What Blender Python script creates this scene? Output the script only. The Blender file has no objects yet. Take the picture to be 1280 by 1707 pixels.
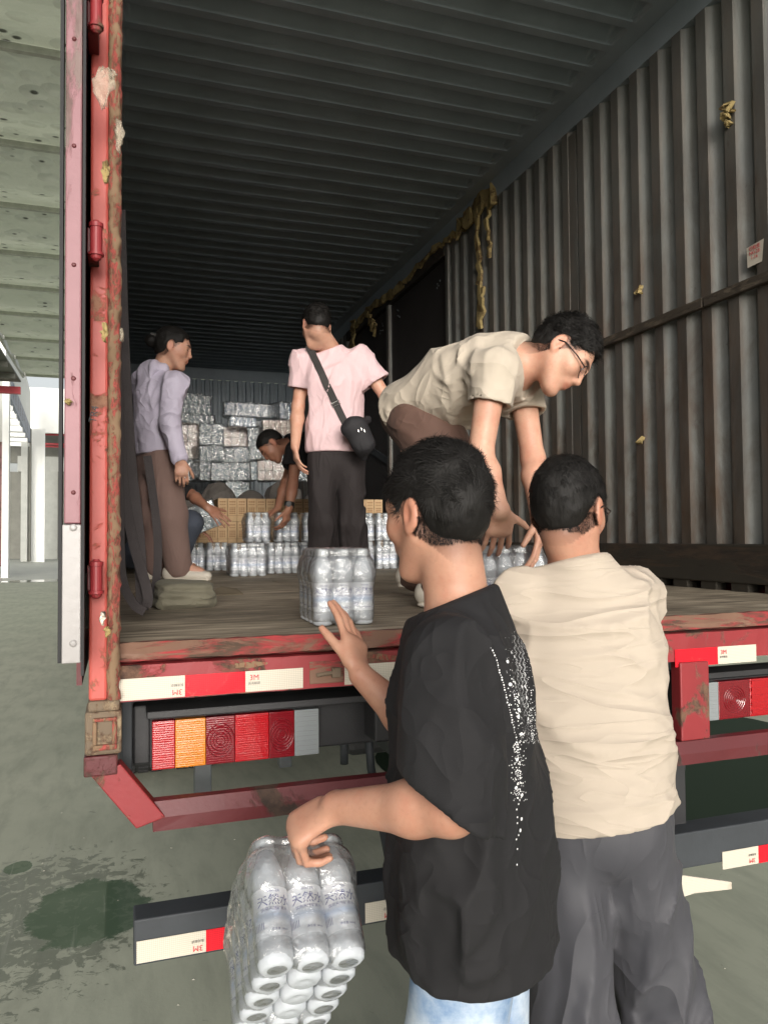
import bpy, bmesh, math, random
import numpy as np
from mathutils import Vector, Matrix
random.seed(7)
rng = np.random.default_rng(11)
SC = bpy.context.scene
COL = SC.collection
# ------------------------------------------------------------------ camera
CAMZ = 1.5
YAW, PITCH, ROLL = math.radians(18.8), math.radians(1.85), math.radians(0.5)
FPX = 1290.0
cam_d = bpy.data.cameras.new("camera")
cam_d.sensor_fit = 'VERTICAL'; cam_d.sensor_height = 36.0
cam_d.lens = FPX / 1707.0 * 36.0
cam_d.clip_start = 0.05; cam_d.clip_end = 600.0
cam = bpy.data.objects.new("camera", cam_d); COL.objects.link(cam)
F_ = Vector((math.sin(YAW) * math.cos(PITCH), math.cos(YAW) * math.cos(PITCH), math.sin(PITCH)))
R0 = Vector((math.cos(YAW), -math.sin(YAW), 0.0)); U0 = R0.cross(F_)
R_ = (R0 * math.cos(ROLL) - U0 * math.sin(ROLL)).normalized(); U_ = (R_.cross(F_)).normalized()
m = Matrix(((R_.x, U_.x, -F_.x, 0), (R_.y, U_.y, -F_.y, 0), (R_.z, U_.z, -F_.z, CAMZ), (0, 0, 0, 1)))
cam.matrix_world = m
SC.camera = cam

def at(u, v, d):
    """the place seen at photo position u, v, d metres ahead"""
    return Vector((0, 0, CAMZ)) + (F_ + R_ * ((u - 640.0) / FPX) - U_ * ((v - 853.5) / FPX)) * d

def atY(u, v, Y):
    r = F_ + R_ * ((u - 640.0) / FPX) - U_ * ((v - 853.5) / FPX)
    return Vector((0, 0, CAMZ)) + r * (Y / r.y)

def atX(u, v, X):
    r = F_ + R_ * ((u - 640.0) / FPX) - U_ * ((v - 853.5) / FPX)
    return Vector((0, 0, CAMZ)) + r * (X / r.x)

def atZ(u, v, Z):
    r = F_ + R_ * ((u - 640.0) / FPX) - U_ * ((v - 853.5) / FPX)
    return Vector((0, 0, CAMZ)) + r * ((Z - CAMZ) / r.z)

# ------------------------------------------------------------------ light
SUN_EL, SUN_AZ = math.radians(8.5), math.radians(187)   # soft, from behind the photographer into the open truck
w = bpy.data.worlds.new("World"); SC.world = w; w.use_nodes = True
nt = w.node_tree; nt.nodes.clear()
sky = nt.nodes.new("ShaderNodeTexSky"); sky.sky_type = 'NISHITA'; sky.sun_disc = False
sky.sun_elevation = SUN_EL; sky.sun_rotation = SUN_AZ
sky.air_density = 1.0; sky.dust_density = 4.0; sky.ozone_density = 1.0
hs = nt.nodes.new("ShaderNodeHueSaturation"); hs.inputs['Saturation'].default_value = 0.22
bg = nt.nodes.new("ShaderNodeBackground"); bg.inputs['Strength'].default_value = 0.145
wo = nt.nodes.new("ShaderNodeOutputWorld")
nt.links.new(sky.outputs[0], hs.inputs['Color']); nt.links.new(hs.outputs[0], bg.inputs[0]); nt.links.new(bg.outputs[0], wo.inputs[0])
sd = bpy.data.lights.new("sun", 'SUN'); sd.energy = 1.5; sd.angle = math.radians(30); sd.color = (1.0, 0.965, 0.91)
sun = bpy.data.objects.new("sun", sd); COL.objects.link(sun)
sdir = Vector((math.sin(SUN_AZ) * math.cos(SUN_EL), math.cos(SUN_AZ) * math.cos(SUN_EL), math.sin(SUN_EL)))
sun.rotation_euler = sdir.to_track_quat('Z', 'Y').to_euler(); sun.location = (0, -20, 15)
SC.view_settings.view_transform = 'Standard'; SC.view_settings.look = 'None'
SC.view_settings.gamma = 1.0; SC.view_settings.use_curve_mapping = False
SC.view_settings.exposure = 0.78
SC.render.engine = 'CYCLES'
SC.cycles.max_bounces = 8; SC.cycles.diffuse_bounces = 4; SC.cycles.glossy_bounces = 3
SC.cycles.transmission_bounces = 8; SC.cycles.transparent_max_bounces = 12
SC.cycles.caustics_reflective = False; SC.cycles.caustics_refractive = False
SC.cycles.use_denoising = True
SC.cycles.sample_clamp_indirect = 6.0

# ------------------------------------------------------------------ materials
def S(c):            # sRGB 0-255 -> linear
    return tuple(((x / 255.0 + 0.055) / 1.055) ** 2.4 if x > 10 else x / 255.0 / 12.92 for x in c)

class NT:
    def __init__(s, name):
        s.m = bpy.data.materials.new(name); s.m.use_nodes = True
        s.n = s.m.node_tree; s.n.nodes.clear()
        s.out = s.n.nodes.new("ShaderNodeOutputMaterial")
        s.b = s.n.nodes.new("ShaderNodeBsdfPrincipled")
        s.link(s.b.outputs[0], s.out.inputs[0])
        tc = s.n.nodes.new("ShaderNodeTexCoord"); s.co = tc.outputs['Object']; s.tc = tc
    def link(s, a, b): s.n.links.new(a, b)
    def put(s, inp, v):
        if isinstance(v, (int, float)): inp.default_value = v
        elif isinstance(v, (tuple, list)): inp.default_value = tuple(v) + ((1,) if len(v) == 3 and len(inp.default_value) == 4 else ())
        else: s.link(v, inp)
    def map(s, scale=(1, 1, 1), rot=(0, 0, 0), loc=(0, 0, 0), src=None):
        n = s.n.nodes.new("ShaderNodeMapping"); s.link(src or s.co, n.inputs[0])
        n.inputs['Scale'].default_value = scale; n.inputs['Rotation'].default_value = rot; n.inputs['Location'].default_value = loc
        return n.outputs[0]
    def noise(s, scale, detail=4, rough=0.55, vec=None, dist=0.0, col=False):
        n = s.n.nodes.new("ShaderNodeTexNoise"); s.link(vec or s.co, n.inputs['Vector'])
        n.inputs['Scale'].default_value = scale; n.inputs['Detail'].default_value = detail
        n.inputs['Roughness'].default_value = rough; n.inputs['Distortion'].default_value = dist
        return n.outputs[1 if col else 0]
    def voro(s, scale, vec=None, feature='F1', out='Distance'):
        n = s.n.nodes.new("ShaderNodeTexVoronoi"); n.feature = feature; s.link(vec or s.co, n.inputs['Vector'])
        n.inputs['Scale'].default_value = scale
        return n.outputs[out]
    def ramp(s, v, *stops):
        n = s.n.nodes.new("ShaderNodeValToRGB"); s.link(v, n.inputs[0]); e = n.color_ramp.elements
        while len(e) < len(stops): e.new(0.5)
        for i, (p, c) in enumerate(stops):
            e[i].position = p; e[i].color = (c, c, c, 1) if isinstance(c, (int, float)) else tuple(c) + (1,)
        return n.outputs[0]
    def mix(s, f, a, b, mode='MIX'):
        n = s.n.nodes.new("ShaderNodeMix"); n.data_type = 'RGBA'; n.blend_type = mode
        s.put(n.inputs[0], f); s.put(n.inputs[6], a); s.put(n.inputs[7], b)
        return n.outputs[2]
    def math(s, op, a, b=0.0):
        n = s.n.nodes.new("ShaderNodeMath"); n.operation = op; s.put(n.inputs[0], a); s.put(n.inputs[1], b)
        return n.outputs[0]
    def bump(s, h, strength=0.3, dist=0.01):
        n = s.n.nodes.new("ShaderNodeBump"); s.put(n.inputs['Height'], h)
        n.inputs['Strength'].default_value = strength; n.inputs['Distance'].default_value = dist
        s.link(n.outputs[0], s.b.inputs['Normal']); return n
    def set(s, **k):
        for a, v in k.items():
            s.put(s.b.inputs[{'base': 'Base Color', 'rough': 'Roughness', 'metal': 'Metallic', 'trans': 'Transmission Weight', 'sss': 'Subsurface Weight',
                              'sheen': 'Sheen Weight', 'spec': 'Specular IOR Level', 'coat': 'Coat Weight', 'ior': 'IOR', 'alpha': 'Alpha'}[a]], v)
        return s

def plain(name, c, rough=0.6, metal=0.0, var=0.25, vs=8.0, bs=0.15, bscale=60.0, c2=None, stretch=(1, 1, 1)):
    t = NT(name); v = t.map(stretch)
    c2 = c2 or tuple(x * (1 - var) for x in c)
    f = t.ramp(t.noise(vs, 6, 0.6, v), (0.35, 0), (0.68, 1))
    t.set(base=t.mix(f, c, c2), rough=rough, metal=metal)
    t.bump(t.noise(bscale, 4, 0.6, v), bs, 0.004)
    return t.m

def worn(name, paint, under, under2, amt=0.5, scale=6, rough=0.5, stretch=(1, 1, 1)):
    """paint with chips showing primer and rust"""
    t = NT(name); v = t.map(stretch)
    big = t.noise(scale, 9, 0.68, v, 0.6)
    f = t.ramp(big, (amt, 0), (amt + 0.05, 1))
    g = t.ramp(t.noise(scale * 3.1, 6, 0.7, v), (0.42, 0), (0.6, 1))
    paint2 = tuple(min(1, x * 0.72) for x in paint)
    pc = t.mix(t.ramp(t.noise(3.0, 5, 0.6), (0.3, 0), (0.7, 1)), paint, paint2)
    t.set(base=t.mix(f, pc, t.mix(g, under, under2)), rough=t.mix(f, (rough,) * 3, (0.85,) * 3))
    t.bump(t.math('ADD', t.math('MULTIPLY', f, -0.7), t.math('MULTIPLY', t.noise(90, 4, 0.6), 0.35)), 0.5, 0.003)
    return t.m

M = {}
M['red'] = worn('red_paint', S((148, 46, 50)), S((112, 84, 66)), S((66, 46, 38)), 0.54, 7)
M['red_post'] = worn('red_post_paint', S((196, 88, 78)), S((150, 110, 88)), S((110, 70, 56)), 0.57, 13)
M['red_dark'] = worn('dark_red_paint', S((98, 34, 38)), S((80, 62, 52)), S((54, 42, 36)), 0.53, 5)
M['red_dusty'] = worn('dusty_red_steel', S((120, 62, 56)), S((92, 80, 62)), S((66, 54, 44)), 0.45, 6, 0.8)
M['post_foot'] = worn('rusty_foot_steel', S((120, 104, 86)), S((84, 62, 48)), S((150, 132, 106)), 0.5, 16, 0.8)
M['pink'] = worn('faded_red_edge', S((150, 104, 110)), S((130, 112, 108)), S((104, 84, 80)), 0.55, 7, 0.5, (1, 1, 0.2))
M['crust'] = worn('sealant_crust', S((138, 112, 86)), S((164, 72, 66)), S((92, 62, 46)), 0.49, 62, 0.85, (1, 1, 0.3))
M['sill'] = worn('scuffed_sill', S((128, 96, 78)), S((156, 54, 56)), S((78, 62, 50)), 0.47, 9, 0.7, (0.35, 1, 1.6))
M['white_metal'] = plain('white_metal', S((160, 156, 154)), 0.35, 0.0, 0.12)
M['rubber'] = plain('black_rubber', (0.018, 0.018, 0.019), 0.7)
M['tyre'] = plain('tyre_rubber', (0.022, 0.022, 0.023), 0.85, bs=0.5)
M['black_steel'] = plain('black_steel', (0.028, 0.028, 0.03), 0.5)
M['grey_steel'] = plain('grey_steel', S((92, 96, 98)), 0.5)
M['chassis'] = plain('chassis_steel', S((58, 62, 66)), 0.65)
def wall_mat():
    t = NT('wall_steel')
    v = t.map((1, 1, 0.35))
    grey = t.mix(t.ramp(t.noise(2.2, 4, 0.6), (0.3, 0), (0.7, 1)), S((122, 125, 123)), S((146, 148, 142)))
    dirt = t.ramp(t.noise(5, 8, 0.68, v, 0.5), (0.44, 0), (0.64, 1))
    sep = t.n.nodes.new("ShaderNodeSeparateXYZ"); t.link(t.co, sep.inputs[0])
    low = t.ramp(sep.outputs[2], (0.0, 1.0), (1.0, 0.25))
    mr = t.n.nodes.new("ShaderNodeMapRange"); t.link(sep.outputs[2], mr.inputs[0]); mr.inputs[1].default_value = 1.3; mr.inputs[2].default_value = 3.6
    low = t.ramp(mr.outputs[0], (0.0, 1.0), (0.55, 0.75), (1.0, 0.15))
    f = t.math('MULTIPLY', dirt, low)
    c = t.mix(f, grey, S((92, 80, 68)))
    mx = t.n.nodes.new("ShaderNodeMapRange"); t.link(sep.outputs[0], mx.inputs[0]); mx.inputs[1].default_value = 1.253; mx.inputs[2].default_value = 1.268; mx.inputs[3].default_value = 1.0; mx.inputs[4].default_value = 0.0
    worn_ = t.math('MULTIPLY', mx.outputs[0], t.math('ADD', 0.42, t.math('MULTIPLY', low, 0.35))); c = t.mix(worn_, c, t.mix(t.ramp(t.noise(7, 6, 0.65, v), (0.4, 0), (0.65, 1)), S((62, 56, 50)), S((86, 66, 50))))
    f2 = t.math('MULTIPLY', t.ramp(t.noise(14, 6, 0.7, v, 1.0), (0.62, 0), (0.68, 1)), 0.35)
    t.set(base=t.mix(f2, c, S((70, 48, 36))), rough=0.5, metal=0.15)
    t.bump(t.noise(40, 5, 0.6, v), 0.25, 0.004)
    return t.m
M['wall'] = wall_mat()
M['roof'] = plain('roof_steel', S((158, 170, 178)), 0.38, 0.0, 0.2, 3.0)
M['dark_panel'] = plain('dark_panel', S((54, 50, 49)), 0.6, vs=3)
M['rail'] = worn('rail_grime', S((54, 50, 42)), S((66, 54, 42)), S((42, 36, 30)), 0.5, 4, 0.75, (1, 0.3, 1.5))
def plywood():
    t = NT('worn_plywood')
    v = t.map((0.55, 5.5, 3))
    a = t.noise(6.0, 8, 0.65, v, 0.8)
    c = t.mix(t.ramp(a, (0.36, 0), (0.64, 1)), S((116, 105, 88)), S((204, 189, 165)))
    d = t.ramp(t.noise(2.2, 6, 0.6), (0.42, 0), (0.7, 1))
    c = t.mix(t.math('MULTIPLY', d, 0.7), c, S((84, 77, 64)))
    k = t.ramp(t.noise(30, 3, 0.5, t.map((0.10, 4, 1))), (0.61, 0), (0.66, 1))
    c = t.mix(k, c, S((52, 44, 36)))
    t.set(base=c, rough=t.ramp(a, (0.3, 0.55), (0.7, 0.8)))
    t.bump(t.math('ADD', a, t.math('MULTIPLY', t.noise(50, 4, 0.6, v), 0.4)), 0.4, 0.006)
    return t.m
M['ply'] = plywood()
def concrete():
    t = NT('wet_concrete')
    v = t.map((1, 0.25, 1))
    a = t.noise(1.3, 8, 0.6)
    c = t.mix(t.ramp(a, (0.3, 0), (0.7, 1)), S((168, 172, 154)), S((186, 189, 170)))
    b = t.ramp(t.noise(9, 7, 0.65, v, 0.3), (0.45, 0), (0.75, 1))
    c = t.mix(t.math('MULTIPLY', b, 0.45), c, S((124, 127, 114)))
    # damp speckle round the puddle
    geo = t.map((1, 0.75, 1), loc=(0.3, -2.58, 0))
    ln = t.n.nodes.new("ShaderNodeVectorMath"); ln.operation = 'LENGTH'; t.link(geo, ln.inputs[0])
    near = t.ramp(ln.outputs['Value'], (0.28, 0.24), (0.62, 0.0))
    sp = t.math('ADD', t.noise(17, 6, 0.7, None, 0.6), near)
    wet = t.ramp(sp, (0.66, 0), (0.70, 1))
    sp2 = t.ramp(t.noise(2.6, 7, 0.62, t.map((1, 0.6, 1), loc=(3, 1, 0)), 0.5), (0.72, 0), (0.78, 1))
    wet = t.math('MAXIMUM', wet, sp2)
    c = t.mix(t.math('MULTIPLY', wet, 0.55), c, S((62, 74, 60)))
    # standing water with a ragged edge
    def pool(cx, cy, r_, sy):
        mp = t.map((1, sy, 1), loc=(-cx, -cy * sy, 0)); l2 = t.n.nodes.new("ShaderNodeVectorMath"); l2.operation = 'LENGTH'; t.link(mp, l2.inputs[0])
        return t.ramp(t.math('ADD', t.math('DIVIDE', l2.outputs['Value'], r_ * 2), t.math('MULTIPLY', t.math('SUBTRACT', t.noise(9, 5, 0.6), 0.5), 0.35)), (0.46, 1), (0.50, 0))
    pl = t.math('MAXIMUM', pool(-0.12, 3.40, 0.24, 0.8), t.math('MAXIMUM', pool(-0.44, 3.95, 0.06, 0.8), pool(-0.62, 3.55, 0.08, 0.7)))
    c = t.mix(t.math('MULTIPLY', pl, 0.85), c, S((78, 100, 80)))
    sc = t.ramp(t.noise(3.0, 5, 0.6, t.map((9, 0.35, 1)), 0.2), (0.62, 0), (0.72, 1)); c = t.mix(t.math('MULTIPLY', sc, 0.25), c, S((190, 192, 180)))
    t.set(base=c, rough=t.mix(pl, t.mix(wet, (0.8,) * 3, (0.4,) * 3), (0.05,) * 3), spec=0.5)
    t.bump(t.math('MULTIPLY', t.math('ADD', t.noise(60, 5, 0.6), t.math('MULTIPLY', wet, -0.6)), t.math('SUBTRACT', 1.0, pl)), 0.16, 0.004)
    return t.m
M['ground'] = concrete()
t = NT('wet_floor_reflection'); t.set(base=S((36, 52, 36)), rough=0.75, spec=0.2); M['wet'] = t.m  # wet floor; its dark green carries the reflected shade of the truck underside
t = NT('puddle_water'); t.set(base=S((70, 92, 74)), rough=0.06, spec=0.5); t.bump(t.noise(6, 2), 0.02, 0.01); M['puddle'] = t.m
def lens(name, c, rough=0.18):
    t = NT(name); t.set(base=c, rough=rough, coat=1.0, trans=0.35)
    wv = t.n.nodes.new("ShaderNodeTexWave"); wv.bands_direction = 'Z'; wv.inputs['Scale'].default_value = 60; wv.inputs['Distortion'].default_value = 2.0
    t.link(t.co, wv.inputs[0]); t.bump(wv.outputs[0], 0.18, 0.002)
    return t.m
M['lens_red'] = lens('red_lens', S((200, 22, 34))); M['lens_deep'] = lens('deep_red_lens', S((140, 22, 34)))
M['lens_amber'] = lens('amber_lens', S((236, 142, 34))); M['lens_clear'] = lens('clear_lens', S((164, 170, 172)), 0.06)
def tape(name, c, c2):
    t = NT(name); ch = t.n.nodes.new("ShaderNodeTexChecker"); ch.inputs['Scale'].default_value = 330
    t.link(t.map((1, 1, 1), (0, 0.78, 0)), ch.inputs[0]); ch.inputs[1].default_value = c + (1,); ch.inputs[2].default_value = c2 + (1,)
    d = t.ramp(t.noise(12, 7, 0.7), (0.60, 0), (0.72, 1))
    t.set(base=t.mix(t.math('MULTIPLY', d, 0.5), ch.outputs[0], S((150, 130, 110))), rough=0.25, coat=0.5); return t.m
M['tape_white'] = tape('white_reflective', S((216, 208, 192)), S((196, 188, 172)))
M['tape_red'] = tape('red_reflective', S((226, 26, 46)), S((200, 16, 34)))
M['ink_red'] = plain('red_ink', S((190, 24, 44)), 0.5, var=0)
M['ink_blue'] = plain('blue_ink', S((42, 58, 140)), 0.5, var=0)
M['ink_dark'] = plain('dark_ink', S((40, 40, 46)), 0.5, var=0)
M['strap'] = plain('dark_strap', S((64, 58, 58)), 0.8, bs=0.4, bscale=220)
M['foam'] = worn('torn_foam', S((170, 150, 100)), S((118, 98, 62)), S((96, 74, 48)), 0.52, 14, 0.9)
M['wood'] = worn('old_wood', S((76, 68, 58)), S((56, 48, 40)), S((104, 94, 80)), 0.5, 14, 0.8, (1, 0.2, 1))
M['card'] = plain('cardboard', S((204, 172, 132)), 0.8, var=0.14, vs=14)
M['card_dark'] = plain('cardboard_brown_print', S((150, 110, 72)), 0.8, var=0.1)  # brown ink of the carton print

# ------------------------------------------------------------------ mesh helpers
def tag(o, label=None, cat=None, group=None, kind=None):
    if label: o['label'] = label
    if cat: o['category'] = cat
    if group: o['group'] = group
    if kind: o['kind'] = kind
    return o

def empty(name, loc, label, cat, group=None, rotz=0.0):
    o = bpy.data.objects.new(name, None); COL.objects.link(o)
    o.location = loc; o.rotation_euler = (0, 0, rotz); o.empty_display_size = 0.1
    return tag(o, label, cat, group)

def link_mesh(name, me, parent=None):
    o = bpy.data.objects.new(name, me); COL.objects.link(o)
    if parent is not None:
        o.parent = parent
    return o

def root_offset(p):
    v = Vector((0, 0, 0))
    while p is not None:
        v += p.location; p = p.parent
    return v

class MB:
    def __init__(s): s.v = []; s.f = []; s.mi = []
    def add(s, vs, fs, mi=0):
        n = len(s.v); s.v += [tuple(x) for x in vs]; s.f += [tuple(i + n for i in f) for f in fs]; s.mi += [mi] * len(fs)
    def box(s, x0, x1, y0, y1, z0, z1, mi=0, M4=None):
        vs = [Vector(p) for p in ((x0, y0, z0), (x1, y0, z0), (x1, y1, z0), (x0, y1, z0), (x0, y0, z1), (x1, y0, z1), (x1, y1, z1), (x0, y1, z1))]
        if M4 is not None: vs = [M4 @ p for p in vs]
        s.add(vs, [(0, 3, 2, 1), (4, 5, 6, 7), (0, 1, 5, 4), (1, 2, 6, 5), (2, 3, 7, 6), (3, 0, 4, 7)], mi)
    def cyl(s, p0, p1, r0, r1=None, n=14, mi=0, cap=True):
        p0, p1 = Vector(p0), Vector(p1); r1 = r0 if r1 is None else r1
        ax = (p1 - p0).normalized(); a = ax.orthogonal().normalized(); b = ax.cross(a)
        vs = []
        for p, r in ((p0, r0), (p1, r1)):
            for i in range(n):
                t_ = 2 * math.pi * i / n; vs.append(p + (a * math.cos(t_) + b * math.sin(t_)) * r)
        fs = [(i, (i + 1) % n, n + (i + 1) % n, n + i) for i in range(n)]
        if cap: fs += [tuple(range(n))[::-1], tuple(range(n, 2 * n))]
        s.add(vs, fs, mi)
    def lathe(s, prof, n=16, mi=0, M4=None):
        vs = []
        for r, z in prof:
            for i in range(n):
                t_ = 2 * math.pi * i / n; p = Vector((r * math.cos(t_), r * math.sin(t_), z)); vs.append(M4 @ p if M4 is not None else p)
        fs = []
        for k in range(len(prof) - 1):
            for i in range(n): fs.append((k * n + i, k * n + (i + 1) % n, (k + 1) * n + (i + 1) % n, (k + 1) * n + i))
        fs += [tuple(range(n))[::-1], tuple((len(prof) - 1) * n + i for i in range(n))]
        s.add(vs, fs, mi)
    def sweep(s, pts, w, t_, up=Vector((0, 0, 1)), mi=0):
        """flat band along points, w wide and t thick"""
        pts = [Vector(p) for p in pts]; vs = []
        for i, p in enumerate(pts):
            d = (pts[min(i + 1, len(pts) - 1)] - pts[max(i - 1, 0)]).normalized()
            wd = up.cross(d); wd = wd.normalized() if wd.length > 1e-4 else Vector((1, 0, 0)); nn = d.cross(wd).normalized()
            ww = w[i] if isinstance(w, (list, tuple)) else w
            for a, b in ((-1, -1), (1, -1), (1, 1), (-1, 1)): vs.append(p + wd * (a * ww / 2) + nn * (b * t_ / 2))
        fs = []
        for i in range(len(pts) - 1):
            for k in range(4): fs.append((i * 4 + k, i * 4 + (k + 1) % 4, i * 4 + 4 + (k + 1) % 4, i * 4 + 4 + k))
        fs += [(3, 2, 1, 0), tuple(len(pts) * 4 - 4 + i for i in range(4))]
        s.add(vs, fs, mi)
    def tube(s, pts, r, n=8, mi=0):
        pts = [Vector(p) for p in pts]; vs = []; a = None
        for i, p in enumerate(pts):
            d = (pts[min(i + 1, len(pts) - 1)] - pts[max(i - 1, 0)]).normalized()
            a = d.orthogonal().normalized() if a is None else (a - d * a.dot(d)).normalized()
            b = d.cross(a); rr = r[i] if isinstance(r, (list, tuple)) else r
            for k in range(n):
                t_ = 2 * math.pi * k / n; vs.append(p + (a * math.cos(t_) + b * math.sin(t_)) * rr)
        fs = []
        for i in range(len(pts) - 1):
            for k in range(n): fs.append((i * n + k, i * n + (k + 1) % n, (i + 1) * n + (k + 1) % n, (i + 1) * n + k))
        fs += [tuple(range(n))[::-1], tuple((len(pts) - 1) * n + k for k in range(n))]
        s.add(vs, fs, mi)
    def mesh(s, name, mats, off=Vector((0, 0, 0)), smooth=False):
        me = bpy.data.meshes.new(name)
        me.from_pydata([(x - off.x, y - off.y, z - off.z) for x, y, z in s.v], [], s.f)
        for mm in (mats if isinstance(mats, (list, tuple)) else [mats]): me.materials.append(M[mm] if isinstance(mm, str) else mm)
        me.polygons.foreach_set('material_index', s.mi)
        if smooth: me.polygons.foreach_set('use_smooth', [True] * len(s.f))
        me.update(); return me
    def build(s, name, mats, parent=None, smooth=False, bevel=0.0, local=False):
        off = root_offset(parent) if (parent is not None and not local) else Vector((0, 0, 0))
        me = s.mesh(name, mats, off, smooth)
        o = link_mesh(name, me, parent)
        if bevel:
            bv = o.modifiers.new('bevel', 'BEVEL'); bv.width = bevel; bv.segments = 2; bv.limit_method = 'ANGLE'
        return o

def textmesh(name, body, size, mat, M4, parent=None, extr=0.0002, align='CENTER'):
    cu = bpy.data.curves.new(name, 'FONT'); cu.body = body; cu.size = size; cu.extrude = extr; cu.align_x = align; cu.resolution_u = 2
    tmp = bpy.data.objects.new(name + '_tmp', cu); COL.objects.link(tmp)
    dg = bpy.context.evaluated_depsgraph_get(); dg.update()
    me = bpy.data.meshes.new_from_object(tmp.evaluated_get(dg)); bpy.data.objects.remove(tmp)
    off = root_offset(parent) if parent is not None else Vector((0, 0, 0))
    me.transform(Matrix.Translation(-off) @ M4); me.materials.clear(); me.materials.append(M[mat])
    return link_mesh(name, me, parent)

def face_back(p, s=1.0, flip=False):
    """text plane facing -Y at p"""
    m_ = Matrix.Rotation(math.pi / 2, 4, 'X')
    if flip: m_ = Matrix.Rotation(math.pi, 4, 'Y') @ m_
    return Matrix.Translation(p) @ m_
# ================================================================== setting
g = MB(); g.add([(-120, -60, 0), (120, -60, 0), (120, 220, 0), (-120, 220, 0)], [(0, 1, 2, 3)])
tag(g.build('ground', 'ground'), kind='structure')
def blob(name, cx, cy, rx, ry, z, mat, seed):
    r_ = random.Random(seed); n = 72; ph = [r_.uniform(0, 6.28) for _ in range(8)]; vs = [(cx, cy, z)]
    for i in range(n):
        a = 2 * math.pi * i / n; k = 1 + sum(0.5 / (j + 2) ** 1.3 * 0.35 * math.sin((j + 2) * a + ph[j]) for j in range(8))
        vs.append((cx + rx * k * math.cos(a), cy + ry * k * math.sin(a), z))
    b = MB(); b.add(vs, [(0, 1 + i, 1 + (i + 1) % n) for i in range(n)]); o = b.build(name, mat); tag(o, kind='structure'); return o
gr = MB(); rq = random.Random(77)
for q in range(150):
    x, y_ = rq.uniform(-2.6, 3.2), rq.uniform(1.2, 7.0); r_ = rq.uniform(.002, .007); a_ = rq.uniform(0, 3); hz = r_ * .6
    gr.add([(x + r_ * math.cos(a_ + k * 1.57), y_ + r_ * math.sin(a_ + k * 1.57) * rq.uniform(.5, 1), 0.0005) for k in range(4)] + [(x, y_, hz)], [(0, 1, 4), (1, 2, 4), (2, 3, 4), (3, 0, 4)])
M['grit'] = plain('pale_grit', S((188, 186, 172)), 0.9)
tag(gr.build('grit', 'grit'), 'scattered pale grit on the concrete yard', 'grit', kind='stuff')
blob('wet_reflection_patch', 3.3, 4.4, 1.75, 1.5, 0.004, 'wet', 5)  # matte dark sheet, colour painted as the underside mirrored in wet ground

FL, W, Y0, Y1, RZ = 1.26, 2.45, 1.83, 11.3, 3.95
truck = empty('cargo_truck', (1.2, Y0, 0), 'red cargo truck with its ribbed grey box open at the back', 'truck')
# floor of separate plywood sheets
y = Y0 + 0.075; k = 0
while y < Y1:
    y2 = min(y + 1.215, Y1); b = MB(); xs = (-0.02, 1.222, 1.228, W) if k % 2 == 0 else (-0.02, 0.80, 0.806, W)
    for a_, b_ in ((xs[0], xs[1]), (xs[2], xs[3])):
        bb = MB(); bb.box(a_, b_, y, y2 - 0.004, FL - 0.03, FL); bb.build('floor_board', 'ply', truck)
    y = y2; k += 1
b = MB(); b.box(-0.06, W + 0.06, Y0 + 0.08, Y1, FL - 0.12, FL - 0.034)
b.build('floor_frame', 'chassis', truck)
# corrugated sheets
def corr(length, pitch, prof_frac, depth):
    pts = []; x = 0.0
    while x < length:
        for fr, dd in prof_frac: pts.append((x + fr * pitch, dd * depth))
        x += pitch
    return pts
PF = [(0.0, 1), (0.38, 1), (0.62, 0), (0.72, 0)]   # crest flat, far slope, groove, near slope
def corr_wall(name, X, sgn, ya, yb, z0, z1, mat, pitch=0.16):
    b = MB(); pts = [p for p in corr(yb - ya, pitch, PF, 0.044)]; pts = [(min(a_, yb - ya), d_) for a_, d_ in pts]
    vs = []
    for (a_, d_) in pts:
        vs += [(X + sgn * d_ * -1, ya + a_, z0), (X + sgn * d_ * -1, ya + a_, z1)]
    fs = [(2 * i, 2 * i + 1, 2 * i + 3, 2 * i + 2) for i in range(len(pts) - 1)]
    b.add(vs, fs)
    n0 = len(b.v)   # outer skin gives the sheet its thickness
    b.add([(x + sgn * 0.003, y_, z_) for x, y_, z_ in vs], [f[::-1] for f in fs])
    return b.build(name, mat, truck)
corr_wall('side_wall', W + 0.044, 1, Y0 + 0.09, 5.55, FL + 0.03, RZ - 0.11, 'wall')
corr_wall('side_wall', W + 0.044, 1, 8.55, Y1, FL + 0.03, RZ - 0.11, 'wall')
corr_wall('side_wall', -0.05, -1, Y0 + 0.12, Y1, FL + 0.03, RZ - 0.11, 'wall')
# plate over the wall joint between two ribs
b = MB(); b.box(W + 0.003, W + 0.012, 3.76, 3.90, FL + 0.2, RZ - 0.14); b.build('joint_plate', 'wall', truck)
# roof with pressed ribs that run out before the edges
nx = 26; pr = [(0.0, 0), (0.26, 0), (0.34, 1), (0.56, 1)]; pts = corr(Y1 - Y0 - 0.1, 0.185, pr, 0.072); vs = []; fs = []
xs = [-0.06 + 0.02 * i for i in range(6)] + [0.06 + (W - 0.22) * i / 12 for i in range(1, 12)] + [W - 0.22 + 0.02 * i for i in range(0, 14)]
for j, (a_, d_) in enumerate(pts):
    for i, x in enumerate(xs):
        e = min(max((x + 0.02) / 0.05, 0), max((W - 0.12 - x) / 0.06, 0), 1); e = e * e * (3 - 2 * e)
        vs.append((x, Y0 + 0.1 + min(a_, Y1 - Y0 - 0.1), RZ + d_ * e))
n = len(xs)
for j in range(len(pts) - 1):
    for i in range(n - 1): fs.append((j * n + i, (j + 1) * n + i, (j + 1) * n + i + 1, j * n + i + 1))
b = MB(); b.add(vs, fs); b.add([(x, y_, z_ + 0.004) for x, y_, z_ in vs], [f[::-1] for f in fs]); o = b.build('roof_sheet', 'roof', truck)
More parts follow.
